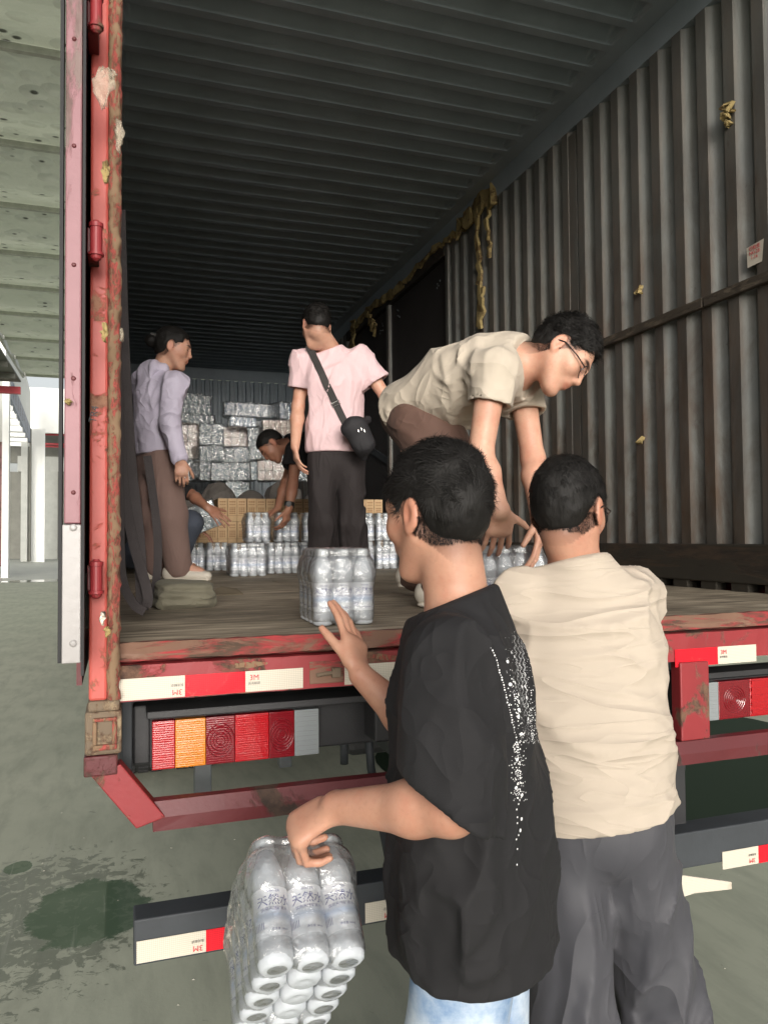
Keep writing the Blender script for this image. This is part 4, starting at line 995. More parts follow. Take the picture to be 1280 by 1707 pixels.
def hand_ops(Wr, D, N, left, curl, sc=1.0, spread=0.10, thumb=0.3, thumbcurl=0.3):
    """palm, four fingers and a thumb that leaves the side of the palm; curl = radians per finger (base joint, middle joint, end joint)"""
    D = nrm(D); N = nrm(np.asarray(N) - D * np.dot(N, D)); T = np.cross(N, D) * (1 if left else -1)
    o = []; W_ = np.asarray(Wr, float); q = lambda t_, d, n: W_ + (T * t_ + D * d + N * n) * sc
    o.append(('u', P_(q(0, -.004, 0), q(.004, .055, 0), (.027 * sc, .017 * sc), (.038 * sc, .0135 * sc), N), .012))
    o.append(('u', P_(q(.022, .070, 0), q(-.022, .064, 0), (.017 * sc, .0125 * sc), (.016 * sc, .0115 * sc), N), .014))
    o.append(('u', P_(q(.020, .022, .006), q(.026, .045, .004), .016 * sc, .013 * sc), .012))
    bases = [(.0305, .084), (.0105, .090), (-.0100, .086), (-.0285, .076)]; lens_ = [(.041, .026, .022), (.046, .029, .023), (.042, .027, .022), (.033, .021, .019)]
    for i in range(4):
        b = bases[i]; p = q(b[0], b[1] - .012, 0); r = (.0088, .0090, .0086, .0076)[i] * sc; sp = (0.9, 0.25, -.35, -1.0)[i] * spread
        cu = curl[i] if isinstance(curl[0], (list, tuple)) else curl; a = 0.0
        for k in range(3):
            a += cu[k]; d = nrm((D * math.cos(a) + N * math.sin(a)) + T * math.sin(sp) * max(0.0, math.cos(a)))
            p2 = p + d * (lens_[i][k] + (.012 if k == 0 else 0)) * sc; o.append(('u', P_(p, p2, r * (1 - .06 * k), r * (.96 - .08 * k)), .006 if k == 0 else .003)); p = p2
    p = q(.026, .020, .004); d = nrm(T * (.55 + thumb) + D * .75 + N * .25)
    for k, L in enumerate((.040, .032, .026)):
        p2 = p + d * L * sc; o.append(('u', P_(p, p2, (.0135, .0110, .0098)[k] * sc, (.0108, .0098, .0082)[k] * sc), .010 if k == 0 else .003)); p = p2
        d = nrm(d * math.cos(thumbcurl) + (D * .6 + N * .5 - T * .35) * math.sin(thumbcurl))
    return o

def A3(*a): return V3(at(*a))
def limb(a, b, ra, rb, k=.03, n=None): return ('u', P_(a, b, ra, rb, n), k)

def person_root(J, label):
    z0 = J['floor']; c = J['pv']; return empty('person', (float(c[0]), float(c[1]), z0), label, 'person')

def body_ops(J, thin=1.0):
    o = []; f = J['tf']; c = J['pv']; s_ = J.get('bs', 1.0)
    o.append(('u', P_(J['pv'], J['ch'], (.125 * s_, .085 * s_), (.145 * s_, .085 * s_), f), .05))
    o.append(('u', P_(J['ch'], J['nb'] * .6 + J['ch'] * .4, (.14 * s_, .085 * s_), (.10 * s_, .06 * s_), f), .05))
    o.append(('u', P_(J['ls'], J['rs'], .045 * s_, .045 * s_), .04))
    o.append(('u', P_(J['nb'], J['H'].p(0, -.022, -.045), (.058 * s_, .058 * s_), (.054 * s_, .060 * s_), J['H'].f), .03))
    for q in 'lr':
        S1, E1, W1 = J[q + 's'], J[q + 'e'], J[q + 'w']
        o.append(limb(S1, E1, .045 * s_, .037 * s_)); m1 = E1 + (W1 - E1) * .3
        o.append(limb(E1, m1, .037 * s_, .040 * s_, .02)); o.append(limb(m1, W1, .040 * s_, .026 * s_, .02))
        o.append(limb(J[q + 'h'], J[q + 'k'], .072 * s_, .050 * s_)); o.append(limb(J[q + 'k'], J[q + 'a'], .048 * s_, .034 * s_))
        o.append(limb(J[q + 'a'], J[q + 'a'] + J[q + 'ff'] * .12 - UU * .035, .034, .028, .02))
    o += head_ops(J['H'])
    for q in 'lr':
        if J.get(q + 'hand'): o += J[q + 'hand']
    return o

def make_body(J, root, mat, h):
    v, f = mesh_sdf(body_ops(J), h, smooth=1); col = head_tint(J['H'], v)
    near = np.linalg.norm(v - J['H'].o, axis=1) > .17; col[near] = 1
    J['scalp'] = v[(~near) & (col[:, 0] < .55) & (col[:, 2] < .5)]
    return np_mesh('body', v, f, mat, root, col)

def make_hair(J, root, h, top=.014, side=.006, strands=2500, length=.022, sw=.0009, lift=.35, front=.060, seed=1, cut=None, extra=None, flow=(0, -1, -.5), fade=-.05):
    H = J['H']; o = []
    o.append(('u', H.ell((0, -.014, .034 + top * .35), (.074 + side, .095 + side * 1.1, .084 + top)), .01))
    o.append(('u', H.ell((0, .018, .050), (.068 + side, .068 + side, .056 + top)), .02))
    o.append(('u', H.ell((0, -.052, -.012), (.058 + side * .6, .052 + side * .8, .060)), .02))
    o.append(('i', NPl(H.p(0, front, .052), H.d(0, .75, -.66)), .008))
    o.append(('i', NPl(H.p(0, 0, fade), H.d(0, .35, -1)), .02))
    for s_ in (-1, 1): o.append(('s', H.ell((s_ * .084, -.006, -.004), (.022, .024, .036)), .012))
    if extra: o += [('u', H.ell(c_, r_), .012) for c_, r_ in extra]
    nf = lambda P: (vnoise((P - H.o) * 55 / H.sc) - .5) * .006 + (vnoise((P - H.o) * 140) - .5) * .002 + np.clip((.01 - (P - H.o) @ H.u / H.sc) / .07, 0, 1) * .0105
    v, f = mesh_sdf(o, h, nf, smooth=1)
    hobj = np_mesh('hair', v, f, 'hair', root)
    if strands and len(J.get('scalp', ())):
        rg = np.random.default_rng(seed + 50); p0 = J['scalp']; zz = (p0 - H.o) @ H.u / H.sc; yy = (p0 - H.o) @ H.f / H.sc; p0 = p0[(zz < -.005) & (yy < .03)]
        if len(p0):
            n_ = int(strands * 1.2); p0 = p0[rg.integers(0, len(p0), n_)] + rg.normal(0, .0012, (n_, 3)); nn = p0 - H.p(0, -.01, .0); nn -= np.outer(nn @ H.u, H.u) * .7; nn /= np.linalg.norm(nn, axis=1)[:, None]
            tg = -H.u[None] * .9 + nn * .22 + rg.normal(0, .22, (n_, 3)); tg /= np.linalg.norm(tg, axis=1)[:, None]; L = rg.uniform(.002, .006, n_)
            wv = np.cross(tg, nn); wv /= np.linalg.norm(wv, axis=1)[:, None] + 1e-9; wv *= sw * .5; a1 = p0 + tg * L[:, None]
            vv = np.stack((p0 - wv, p0 + wv, a1 + wv * .2, a1 - wv * .2), 1).reshape(-1, 3); q = np.arange(n_)[:, None] * 4 + np.array([0, 1, 2, 3])
            np_mesh('nape_hair', vv, q, 'hair', hobj, kind='stuff')
    if strands:
        rg = np.random.default_rng(seed)
        fc = f[rg.integers(0, len(f), strands)]; p0 = v[fc].mean(1); nn = np.cross(v[fc[:, 1]] - v[fc[:, 0]], v[fc[:, 3]] - v[fc[:, 0]]); nn /= np.linalg.norm(nn, axis=1)[:, None] + 1e-12
        out = p0 - H.p(0, -.01, .02); keep = (nn * out).sum(1) > 0; p0, nn = p0[keep], nn[keep]; n_ = len(p0)
        fl = H.r * flow[0] + H.f * flow[1] + H.u * flow[2]; dn = -H.u * .9 + H.f * -.1
        cl = lambda o_: (vnoise((p0 - H.o) * 38 / H.sc + o_) - .5)[:, None]; jit = np.concatenate((cl(1), cl(9), cl(17)), 1) * 1.9 + rg.normal(0, .16, (n_, 3)); L = length * rg.uniform(.5, 1.25, n_); z_ = (p0 - H.o) @ H.u / H.sc; L = L * np.clip((z_ + .06) / .09, .30, 1); low = np.clip((.02 - z_) / .05, 0, 1)[:, None]
        tg = fl[None] * (1 - low) + dn[None] * low + jit * (1 - .5 * low); tg -= nn * (tg * nn).sum(1)[:, None]; tg /= np.linalg.norm(tg, axis=1)[:, None]
        d0 = nn * (lift * (1 - .75 * low)) + tg; d0 /= np.linalg.norm(d0, axis=1)[:, None]; d1 = tg + nn * (lift * .1) - H.u * .15; d1 /= np.linalg.norm(d1, axis=1)[:, None]
        wv = np.cross(d0, nn + rg.normal(0, .3, (n_, 3))); wv /= np.linalg.norm(wv, axis=1)[:, None] + 1e-9; wv *= sw
        a0 = p0 - nn * .002; a1 = a0 + d0 * (L * .5)[:, None]; a2 = a1 + d1 * (L * .5)[:, None]
        vv = np.stack((a0 - wv, a0 + wv, a1 + wv * .8, a1 - wv * .8, a2 + wv * .15, a2 - wv * .15), 1).reshape(-1, 3)
        b_ = np.arange(n_)[:, None] * 6; q = np.concatenate((b_ + np.array([0, 1, 2, 3]), b_ + np.array([3, 2, 4, 5])))
        so = np_mesh('hair_strands', vv, q, 'hair', hobj); so['kind'] = 'stuff'
    return hobj

def folds(axis, amp, f1=5.5, f2=12, along=0.22, o=None):
    """drape and creases that run mostly along axis"""
    ax = nrm(axis)
    def fn(P):
        w_ = (vnoise(P * 2.7 + 7) - .5)[:, None]; w2 = (vnoise(P * 3.3 + 19) - .5)[:, None]
        Q = P - ax[None] * ((P @ ax)[:, None] * (1 - along))
        n1 = np.abs(vnoise(Q * f1 + w_ * 2.2 + 3) - .5) * 2; n2 = np.abs(vnoise(Q * f2 + w2 * 3.5 + 11) - .5) * 2; n3 = np.abs(vnoise(Q * f2 * 2.1 + w_ * 5 + 31) - .5) * 2
        g = np.clip((vnoise(P * 3.4 + 5) - .28) * 1.9, 0, 1)
        c1 = 1 - np.minimum(n1 * 2.4, 1) ** .7; c2 = 1 - np.minimum(n2 * 2.6, 1) ** .7; c3 = 1 - np.minimum(n3 * 2.6, 1)
        return -amp * (c1 * 1.5 + c2 * g * 1.0 + c3 * g * .35 - .62) + amp * .8 * (vnoise(P * 4.1 + 2) - .5)
    return fn

def tee(J, root, mat, h, hem, ff=(5.5, 12, .22), hemn=None, ww=(.16, .13), cw=(.18, .12), sl=.55, sr=(.072, .082), name='shirt', foldax=None, amp=.006, open_=True, neckr=.066, collar=.0, mid=None, mw=None, yoke=.062):
    f = J['tf']; o = []; ch, nb = J['ch'], J['nb']
    if mid is None:
        o.append(('u', P_(hem, ch, ww, cw, f), .03))
    else:
        o.append(('u', P_(hem, mid, ww, mw, f), .03)); o.append(('u', P_(mid, ch, mw, cw, f), .04))
    top = ch * .45 + nb * .55
    o.append(('u', P_(ch, top, cw, (cw[0] * .72, cw[1] * .62), f), .05))
    o.append(('u', P_(J['ls'], J['rs'], yoke, yoke), .05))
    hd = nrm(nrm(J['H'].p(0, -.022, -.045) - nb) + nrm(nb - ch)); o.append(('u', P_(nb * .7 + ch * .3, nb + hd * .036, .088, neckr + .008), .045))
    for q in 'lr':
        S1, E1 = J[q + 's'], J[q + 'e']; e_ = S1 + (E1 - S1) * (sl[q] if isinstance(sl, dict) else sl); ax = nrm(E1 - S1)
        o.append(('u', P_(S1, e_ + ax * .03, sr[0], sr[1]), .035))
    fo_ = folds(foldax if foldax is not None else UU, amp, *ff); o.append(('d', lambda P: fo_(P) * np.clip(np.linalg.norm(P - nb, axis=1) / .10 - .75, 0, 1), 0)); hn = -nrm(ch - hem) if hemn is None else nrm(hemn)
    o.append(('i', Pl(hem, hn), .004))
    for q in 'lr':
        S1, E1 = J[q + 's'], J[q + 'e']; e_ = S1 + (E1 - S1) * (sl[q] if isinstance(sl, dict) else sl); ax = nrm(E1 - S1)
        o.append(('s', Inter(P_(e_, e_ + ax * .09, sr[1] + .03, sr[1] + .03), Pl(e_, -nrm(J.get(q + 'cut', ax)))), .004))
        if open_: o.append(('s', Inter(P_(e_ - ax * .08, e_ + ax * .10, sr[1] - .017, sr[1] - .015), Pl(e_ - ax * .022, -nrm(J.get(q + 'cut', ax)))), .006))
    cn = nrm(hd - f * .28 * 0 + f * .30)
    o.append(('s', Inter(P_(nb - hd * .05, nb + hd * .14, .105, .12), Pl(nb + hd * (.010 + collar), -cn)), .005))
    o.append(('s', Inter(P_(nb - hd * .08, nb + hd * .10, neckr, neckr - .002), Pl(nb - hd * .03, -hd)), .005))
    v, fc = mesh_sdf(o, h, None, slack=.018, smooth=2)
    so = np_mesh(name, v, fc, mat, root)
    if name == 'shirt':
        c0 = nb + hd * (.010 + collar); e1 = nrm(np.cross(cn, f)); e2 = np.cross(cn, e1); pts = []
        for i in range(41):
            a = 2 * math.pi * i / 40; dv = e1 * math.cos(a) + e2 * math.sin(a); p = c0 + dv * (neckr + .0045); p = p + hd * (-(p - c0) @ cn / (hd @ cn)); pts.append(tuple(p - hd * .006))
        b = MB(); b.tube(pts, .0072, 8); b.build('collar', mat, so, smooth=True)
    return so

def trousers(J, root, mat, h, waist, r=(.105, .085, .075), amp=.006, pw=(.155, .115), foldax=None, top=None, hemcut=True):
    o = []; f = J['tf']; up = nrm(J['ch'] - J['pv'])
    o.append(('u', P_(J['pv'] - up * .02, J['pv'] + up * waist, pw, (pw[0] * .93, pw[1] * .92), f), .04))
    for q in 'lr':
        H1, K1, A1 = J[q + 'h'], J[q + 'k'], J[q + 'a']; o.append(('u', P_(H1, K1, r[0], r[1]), .03)); o.append(('u', P_(K1, A1, r[1], r[2]), .03))
    fo_ = folds(foldax if foldax is not None else UU, amp, 5.5, 11); pv_ = J['pv']; o.append(('d', lambda P: fo_(P) * np.clip(np.linalg.norm(P - pv_, axis=1) / .12 - 1.0, 0, 1), 0))
    for q in 'lr':
        K1, A1 = J[q + 'k'], J[q + 'a']; dn = nrm(A1 - K1); o.append(('s', Inter(P_(A1, A1 + dn * .1, .15, .15), Pl(A1 + dn * .055, -dn)), .005))
    v, fc = mesh_sdf(o, h, None, slack=.018, smooth=2)
    return np_mesh('trousers', v, fc, mat, root)

def shoe(J, q, root, mat, h=.006):
    A1, ff = J[q + 'a'], nrm(J[q + 'ff']); n = UU; z = J.get(q + 'fz', J['floor']); b = np.array((A1[0], A1[1], z)) if not J.get(q + 'lift') else A1 - UU * .08
    o = [('u', P_(b - ff * .05 + n * .045, b + ff * .15 + n * .03, (.040, .042), (.042, .028), n), .02), ('u', P_(b - ff * .03 + n * .06, b + ff * .01 + n * .085, .042, .040), .03)]
    o.append(('i', Pl(b + n * .014, -n), .004)); v, fc = mesh_sdf(o, h); s1 = np_mesh('shoe', v, fc, mat, root)
    o = [('u', P_(b - ff * .055 + n * .011, b + ff * .155 + n * .011, (.045, .011), (.047, .011), n), .01)]; v, fc = mesh_sdf(o, h); np_mesh('sole', v, fc, 'shoe_white', s1)

def stand_feet(J, ff):
    for q in 'lr': J.setdefault(q + 'ff', ff)
def length_report(n, J):
    L = lambda a, b: round(float(np.linalg.norm(J[a] - J[b])), 3)
    print(n, 'ua', L('ls', 'le'), L('rs', 're'), 'fa', L('le', 'lw'), L('re', 'rw'), 'th', L('lh', 'lk'), L('rh', 'rk'), 'sh', L('lk', 'la'), L('rk', 'ra'), 'sw', L('ls', 'rs'), 'torso', L('pv', 'nb'), 'head', L('nb', 'hc'))
# ================================================================== the seven people
def onfloor(u, d, z):   # point at picture column u, depth d, height z
    p = at(u, 900, d); return np.array((p.x, p.y, z))
# ---- A: man in black, carrying a pack, facing left
J = {}; J['floor'] = 0.0
tf = rel(-.96, 0, .26); J['tf'] = tf; lf = nrm(np.cross(UU, tf))     # his left
J['hc'] = A3(729, 862, 1.42); J['H'] = Fr(J['hc'], rel(-.66, -.10, .74), nrm(UU + RU * .03), 1.0)
J['nb'] = A3(762, 1004, 1.40); J['ch'] = A3(772, 1150, 1.38); J['pv'] = A3(794, 1470, 1.38)
J['ls'] = A3(744, 1090, 1.21); J['rs'] = A3(790, 1080, 1.54)
J['le'] = A3(752, 1348, 1.13); J['lw'] = A3(562, 1345, 1.255)
J['re'] = A3(702, 1222, 1.62); J['rw'] = A3(602, 1126, 1.66)
J['lh'] = J['pv'] + lf * .085; J['rh'] = J['pv'] - lf * .085
J['lk'] = J['lh'] + tf * .05 - UU * .42; J['rk'] = J['rh'] + tf * .0 - UU * .42
J['la'] = np.array((*(J['lk'] - tf * .04)[:2], .09)); J['ra'] = np.array((*(J['rk'] - tf * .05)[:2], .09)); stand_feet(J, tf)
Dl = rel(-.80, -.50, .12); Nl = rel(.35, -.80, .45)
J['lhand'] = hand_ops(J['lw'] + Dl * .01, Dl, Nl, True, [(1.05, 1.25, .6), (1.1, 1.25, .6), (1.15, 1.2, .6), (1.2, 1.2, .6)], 1.0, .04, -.1, .5)
Dr = rel(-.20, .80, .56)
J['rhand'] = hand_ops(J['rw'] + Dr * .01, Dr, rel(-.75, .0, .62), False, [(.10, .15, .1), (.12, .2, .1), (.15, .2, .1), (.2, .25, .1)], 1.0, .05, -.2, .15)
J['lcut'] = rel(-.50, -.80, 0)
length_report('A', J)
rt = person_root(J, 'man in a black t-shirt with a white sparkle print, carrying a pack of bottles')
make_body(J, rt, 'skin', .0038)
make_hair(J, rt, .004, top=.019, side=.007, strands=15000, length=.030, sw=.00050, lift=.22, front=.066, seed=3, flow=(.25, .55, -.1), fade=-.072)
hem = J['pv'] - UU * .105; hem[:2] += (tf * .0)[:2]
shA = tee(J, rt, 'tee_black', .006, hem, hemn=-UU, ww=(.200, .146), cw=(.190, .114), sl={'l': .98, 'r': .72}, sr=(.071, .070), foldax=rel(.55, .8, 0), amp=.016, neckr=.067, collar=-.004, yoke=.058)
trousers(J, rt, 'denim', .007, .0, (.09, .082, .075), pw=(.15, .115))
shoe(J, 'l', rt, 'shoe_white'); shoe(J, 'r', rt, 'shoe_white')
# white sparkle print laid on the back of the shirt
from mathutils.bvhtree import BVHTree
def bvh_of(o):
    me = o.data; off = root_offset(o.parent); return BVHTree.FromPolygons([v.co + off for v in me.vertices], [p.vertices[:] for p in me.polygons])
def sparkle(o, dots):
    bt = bvh_of(o); b = MB()
    for u, v, r_ in dots:
        p0 = Vector((0, 0, CAMZ)); d = (at(u, v, 1) - p0).normalized(); hit, nn, _, _ = bt.ray_cast(p0, d)
        if hit is None: continue
        a = nn.orthogonal().normalized(); c_ = nn.cross(a); p = hit + nn * .0012; n = 7
        b.add([p + a * r_ * math.cos(6.2832 * i / n) + c_ * r_ * math.sin(6.2832 * i / n) for i in range(n)], [tuple(range(n))])
    return b
rs_ = random.Random(9); dots = []
for i in range(620):      # wing of fine dashes high on the back
    t_ = rs_.random() ** .8; v = 1050 + 190 * t_; c_ = 858 + 22 * t_ + 4 * math.sin(t_ * 9); dots.append((c_ + rs_.gauss(0, 11 - 3 * t_), v, rs_.choice((.0005, .0006, .0008, .0011))))
for k in range(3):        # fan lines
    for i in range(60):
        t_ = i / 60; dots.append((868 - k * 6 + 10 * t_ + 1.5 * math.sin(i), 1060 + 120 * t_, .0011))
for i in range(46):
    t_ = i / 46; dots.append((818 + 50 * t_ ** .8 + rs_.uniform(-1, 1), 1080 + 190 * t_, rs_.choice((.0006, .0009, .0014))))
for i in range(170):
    t_ = rs_.random(); dots.append((862 + rs_.gauss(0, 5), 1235 + 100 * t_, .0006 + .0008 * rs_.random()))
for (u, v) in ((845, 1103), (851, 1088), (856, 1095), (850, 1141), (857, 1138), (869, 1145), (874, 1145), (864, 1183), (863, 1194), (876, 1163), (868, 1166), (879, 1198), (868, 1223), (861, 1266), (859, 1313), (869, 1325), (868, 1365), (866, 1384)): dots.append((u, v, .0030))
for v in (1330, 1340, 1349, 1362, 1372, 1392, 1399, 1415, 1441): dots.append((861 + rs_.uniform(-2, 6), v, .0016))
sparkle(shA, dots).build('shirt_print', 'print', rt).data.name = 'shirt_print'
# ---- B: man in beige seen from behind
J = {}; J['floor'] = 0.0; tf = rel(.10, 0, 1); J['tf'] = tf; rg_ = nrm(np.cross(tf, UU))
J['hc'] = A3(946, 854, 1.80); J['H'] = Fr(J['hc'], rel(.58, -.16, .8), UU, 1.0)
J['nb'] = A3(960, 940, 1.80); J['ch'] = A3(965, 1080, 1.79); J['pv'] = A3(996, 1350, 1.70)
J['ls'] = A3(866, 992, 1.80); J['rs'] = A3(1052, 990, 1.84)
J['le'] = A3(862, 1075, 2.03); J['re'] = A3(1050, 1085, 2.07); J['lw'] = A3(872, 1000, 2.24); J['rw'] = A3(985, 1010, 2.26)
J['lh'] = J['pv'] - rg_ * .075; J['rh'] = J['pv'] + rg_ * .075
J['lk'] = A3(944, 1700, 1.66); J['rk'] = A3(1098, 1690, 1.74)
J['la'] = onfloor(925, 1.70, .09); J['ra'] = onfloor(1150, 1.80, .09); J['lff'] = tf; J['rff'] = tf
J['lhand'] = hand_ops(J['lw'], rel(-.1, -.1, 1), rel(.6, -.7, 0), True, (.5, .5, .3)); J['rhand'] = hand_ops(J['rw'], rel(-.4, -.1, .9), rel(-.6, -.7, 0), False, (.5, .5, .3))
length_report('B', J)
rt = person_root(J, 'man in a plain beige t-shirt and slate trousers seen from behind at the truck sill')
make_body(J, rt, 'skin', .0045)
make_hair(J, rt, .0045, top=.011, side=.005, strands=13000, length=.020, sw=.0005, lift=.2, front=.062, seed=5, flow=(.3, .2, -.6), fade=-.075)
hem = J['pv'] - UU * .012
tee(J, rt, 'tee_beige', .006, hem, hemn=-UU + rg_ * .16, ww=(.168, .136), cw=(.182, .118), sl=.78, sr=(.058, .068), foldax=rel(1, .10, 0), amp=.0125, ff=(7.5, 16, .13), neckr=.066, yoke=.062)
trousers(J, rt, 'pants_slate', .007, .02, (.078, .088, .083), amp=.017, pw=(.140, .104), foldax=rel(.35, 1, 0))
shoe(J, 'l', rt, 'shoe_tan'); shoe(J, 'r', rt, 'shoe_tan')
def glasses(H, root, lens_=True, fr=.0012):
    b = MB()
    for s_ in (-1, 1):
        c_ = (s_ * .033, .1015, .004); w_, hh = .026, .017; pts = []
        for i in range(25):
            a = 2 * math.pi * i / 24; x = math.copysign(abs(math.cos(a)) ** .5, math.cos(a)) * w_; z = math.copysign(abs(math.sin(a)) ** .6, math.sin(a)) * hh; pts.append(tuple(H.p(c_[0] + x, c_[1] - abs(c_[0] + x) * .06, c_[2] + z)))
        b.tube(pts, fr, 5)
        b.tube([tuple(H.p(s_ * .059, .098, .010)), tuple(H.p(s_ * .079, .06, .012)), tuple(H.p(s_ * .083, .005, .014)), tuple(H.p(s_ * .082, -.020, .002))], fr * 1.3, 5)
    b.tube([tuple(H.p(-.008, .102, .008)), tuple(H.p(0, .104, .011)), tuple(H.p(.008, .102, .008))], fr, 5)
    g_ = b.build('glasses', 'frame', root)
    if lens_:
        for s_ in (-1, 1):
            b = MB(); b.add([tuple(H.p(s_ * .033 + .024 * math.cos(a), .0995, .004 + .015 * math.sin(a))) for a in [2 * math.pi * i / 16 for i in range(16)]], [tuple(range(16))]); b.build('lens', 'lensg', g_)
glasses(J['H'], rt, True, .0014)
# ---- C: man bending in the truck with glasses
J = {}; J['floor'] = FL; tf = rel(.42, -.90, -.08); J['tf'] = tf; J['bs'] = .98
J['hc'] = A3(932, 592, 2.33); J['H'] = Fr(J['hc'], rel(.60, -.75, -.24), rel(.76, .62, .0), .95)
J['nb'] = A3(868, 606, 2.38); J['ch'] = A3(822, 618, 2.42); J['pv'] = A3(706, 680, 2.62)
J['rs'] = A3(822, 618, 2.24); J['ls'] = A3(868, 640, 2.52)
J['re'] = A3(800, 760, 2.22); J['rw'] = A3(833, 852, 2.16); J['le'] = A3(888, 765, 2.46); J['lw'] = A3(898, 862, 2.34)
J['rh'] = A3(702, 700, 2.54); J['lh'] = A3(708, 696, 2.70)
J['rk'] = A3(792, 840, 2.44); J['ra'] = A3(735, 978, 2.62); J['lk'] = A3(770, 840, 2.84); J['la'] = A3(696, 955, 3.06); J['rff'] = rel(1, 0, -.2); J['lff'] = rel(.8, -.1, -.3); J['lfz'] = FL + .03
J['rhand'] = hand_ops(J['rw'], rel(.02, -.80, .55), rel(-.15, .5, .85), False, [(.3, .25, .2), (.25, .2, .15), (.2, .2, .1), (.15, .2, .1)], 1.0, .16, .35, .15)
J['lhand'] = hand_ops(J['lw'], rel(.0, -.97, -.1), rel(-.8, -.1, .3), True, (.3, .3, .2))
length_report('C', J)
rt = person_root(J, 'man with glasses bending down in a cream t-shirt and brown trousers inside the truck')
make_body(J, rt, 'skin_fair', .004)
make_hair(J, rt, .004, top=.019, side=.004, strands=6500, length=.026, sw=.0007, lift=.65, front=.058, seed=7, flow=(0, .7, .1), fade=-.045)
hem = J['pv'] + nrm(J['pv'] - J['ch']) * .055 - rel(.4, -.9, 0) * .01
tee(J, rt, 'tee_cream', .0055, hem, ww=(.17, .118), cw=(.175, .112), sl=.40, sr=(.068, .068), foldax=rel(.2, 1, 0), amp=.012, neckr=.063, mid=(J['pv'] * .5 + J['ch'] * .5) + rel(-.35, .9, 0) * .012, mw=(.172, .126), yoke=.062)
trousers(J, rt, 'pants_brown', .007, .0, (.112, .085, .075), pw=(.148, .115), foldax=rel(1, -.3, 0), amp=.006)
shoe(J, 'l', rt, 'shoe_white'); shoe(J, 'r', rt, 'shoe_white'); glasses(J['H'], rt, True, .0016)
# ---- D: woman in lavender
J = {}; J['floor'] = FL; tf = rel(.8, 0, .6); J['tf'] = tf; J['bs'] = .92; rg_ = nrm(np.cross(tf, UU))
J['hc'] = A3(288, 582, 4.4); J['H'] = Fr(J['hc'], rel(.93, -.20, .22), UU, .98)
J['nb'] = A3(268, 622, 4.4); J['ch'] = A3(262, 665, 4.4); J['pv'] = A3(262, 768, 4.42)
J['rs'] = A3(292, 640, 4.28); J['ls'] = A3(238, 634, 4.52)
J['re'] = A3(283, 712, 4.18); J['rw'] = A3(300, 768, 4.15); J['le'] = A3(246, 710, 4.55); J['lw'] = A3(275, 760, 4.5)
J['rh'] = J['pv'] + rg_ * .08; J['lh'] = J['pv'] - rg_ * .08
J['rk'] = A3(284, 862, 4.32); J['lk'] = A3(262, 862, 4.46); J['ra'] = onfloor(298, 4.36, FL + .085); J['la'] = onfloor(262, 4.52, FL + .085); stand_feet(J, rel(.95, 0, .1))
J['rhand'] = hand_ops(J['rw'], rel(.1, -1, .05), rel(-.3, -.1, .9), False, (.5, .6, .4), .95, .05, .0, .3); J['lhand'] = hand_ops(J['lw'], rel(.3, -1, 0), rel(-.3, 0, .9), True, (.5, .6, .4), .9)
length_report('D', J)
rt = person_root(J, 'woman in a lavender hooded jacket and wide brown trousers standing at the left')
make_body(J, rt, 'skin_fair', .006)
make_hair(J, rt, .006, top=.012, side=.006, strands=1500, length=.02, sw=.0012, lift=.15, front=.058, seed=8, extra=[((0, -.125, .015), (.038, .036, .038))])
J['hc'] = J['H'].o
o = tee(J, rt, 'jacket', .0065, J['pv'] + UU * .03, hemn=-UU, ww=(.155, .115), cw=(.165, .11), sl=1.0, sr=(.066, .060), foldax=rel(.3, 1, 0), amp=.013, neckr=.058, name='jacket', mid=J['pv'] * .4 + J['ch'] * .6, mw=(.165, .125), yoke=.058, open_=False)
for q in 'lr':
    ops = [('u', P_(J[q + 'e'] - nrm(J[q + 'e'] - J[q + 's']) * .03, J[q + 'w'] - nrm(J[q + 'w'] - J[q + 'e']) * .02, .062, .043), .02), ('s', P_(J[q + 'w'] - nrm(J[q + 'w'] - J[q + 'e']) * .01, J[q + 'w'] + nrm(J[q + 'w'] - J[q + 'e']) * .2, .03, .05), .003)]
    v, fc = mesh_sdf(ops, .0065, folds(rel(1, .4, 0), .007), slack=.012); np_mesh('sleeve', v, fc, 'jacket', o)
nbk = J['nb'] - tf * .06
ops = [('u', P_(nbk + rg_ * .07 + tf * .05 + UU * .01, nbk - UU * .01 - tf * .02, .035, .042), .03), ('u', P_(nbk - rg_ * .07 + tf * .05 + UU * .01, nbk - UU * .01 - tf * .02, .035, .042), .03), ('u', P_(nbk - tf * .02, nbk - UU * .10 - tf * .045, (.10, .035), (.06, .03), tf), .04)]
v, fc = mesh_sdf(ops, .0065, folds(UU, .006), slack=.012); np_mesh('hood', v, fc, 'jacket', o)
trousers(J, rt, 'pants_mauve', .0075, .02, (.100, .095, .078), pw=(.138, .108), amp=.007)
shoe(J, 'l', rt, 'shoe_white'); shoe(J, 'r', rt, 'shoe_white')
b = MB(); c_ = J['H'].p(.045, -.10, .045); b.tube([tuple(c_), tuple(J['H'].p(.03, -.13, .05))], .009, 6); b.build('hair_clip', 'steel_bright', rt)
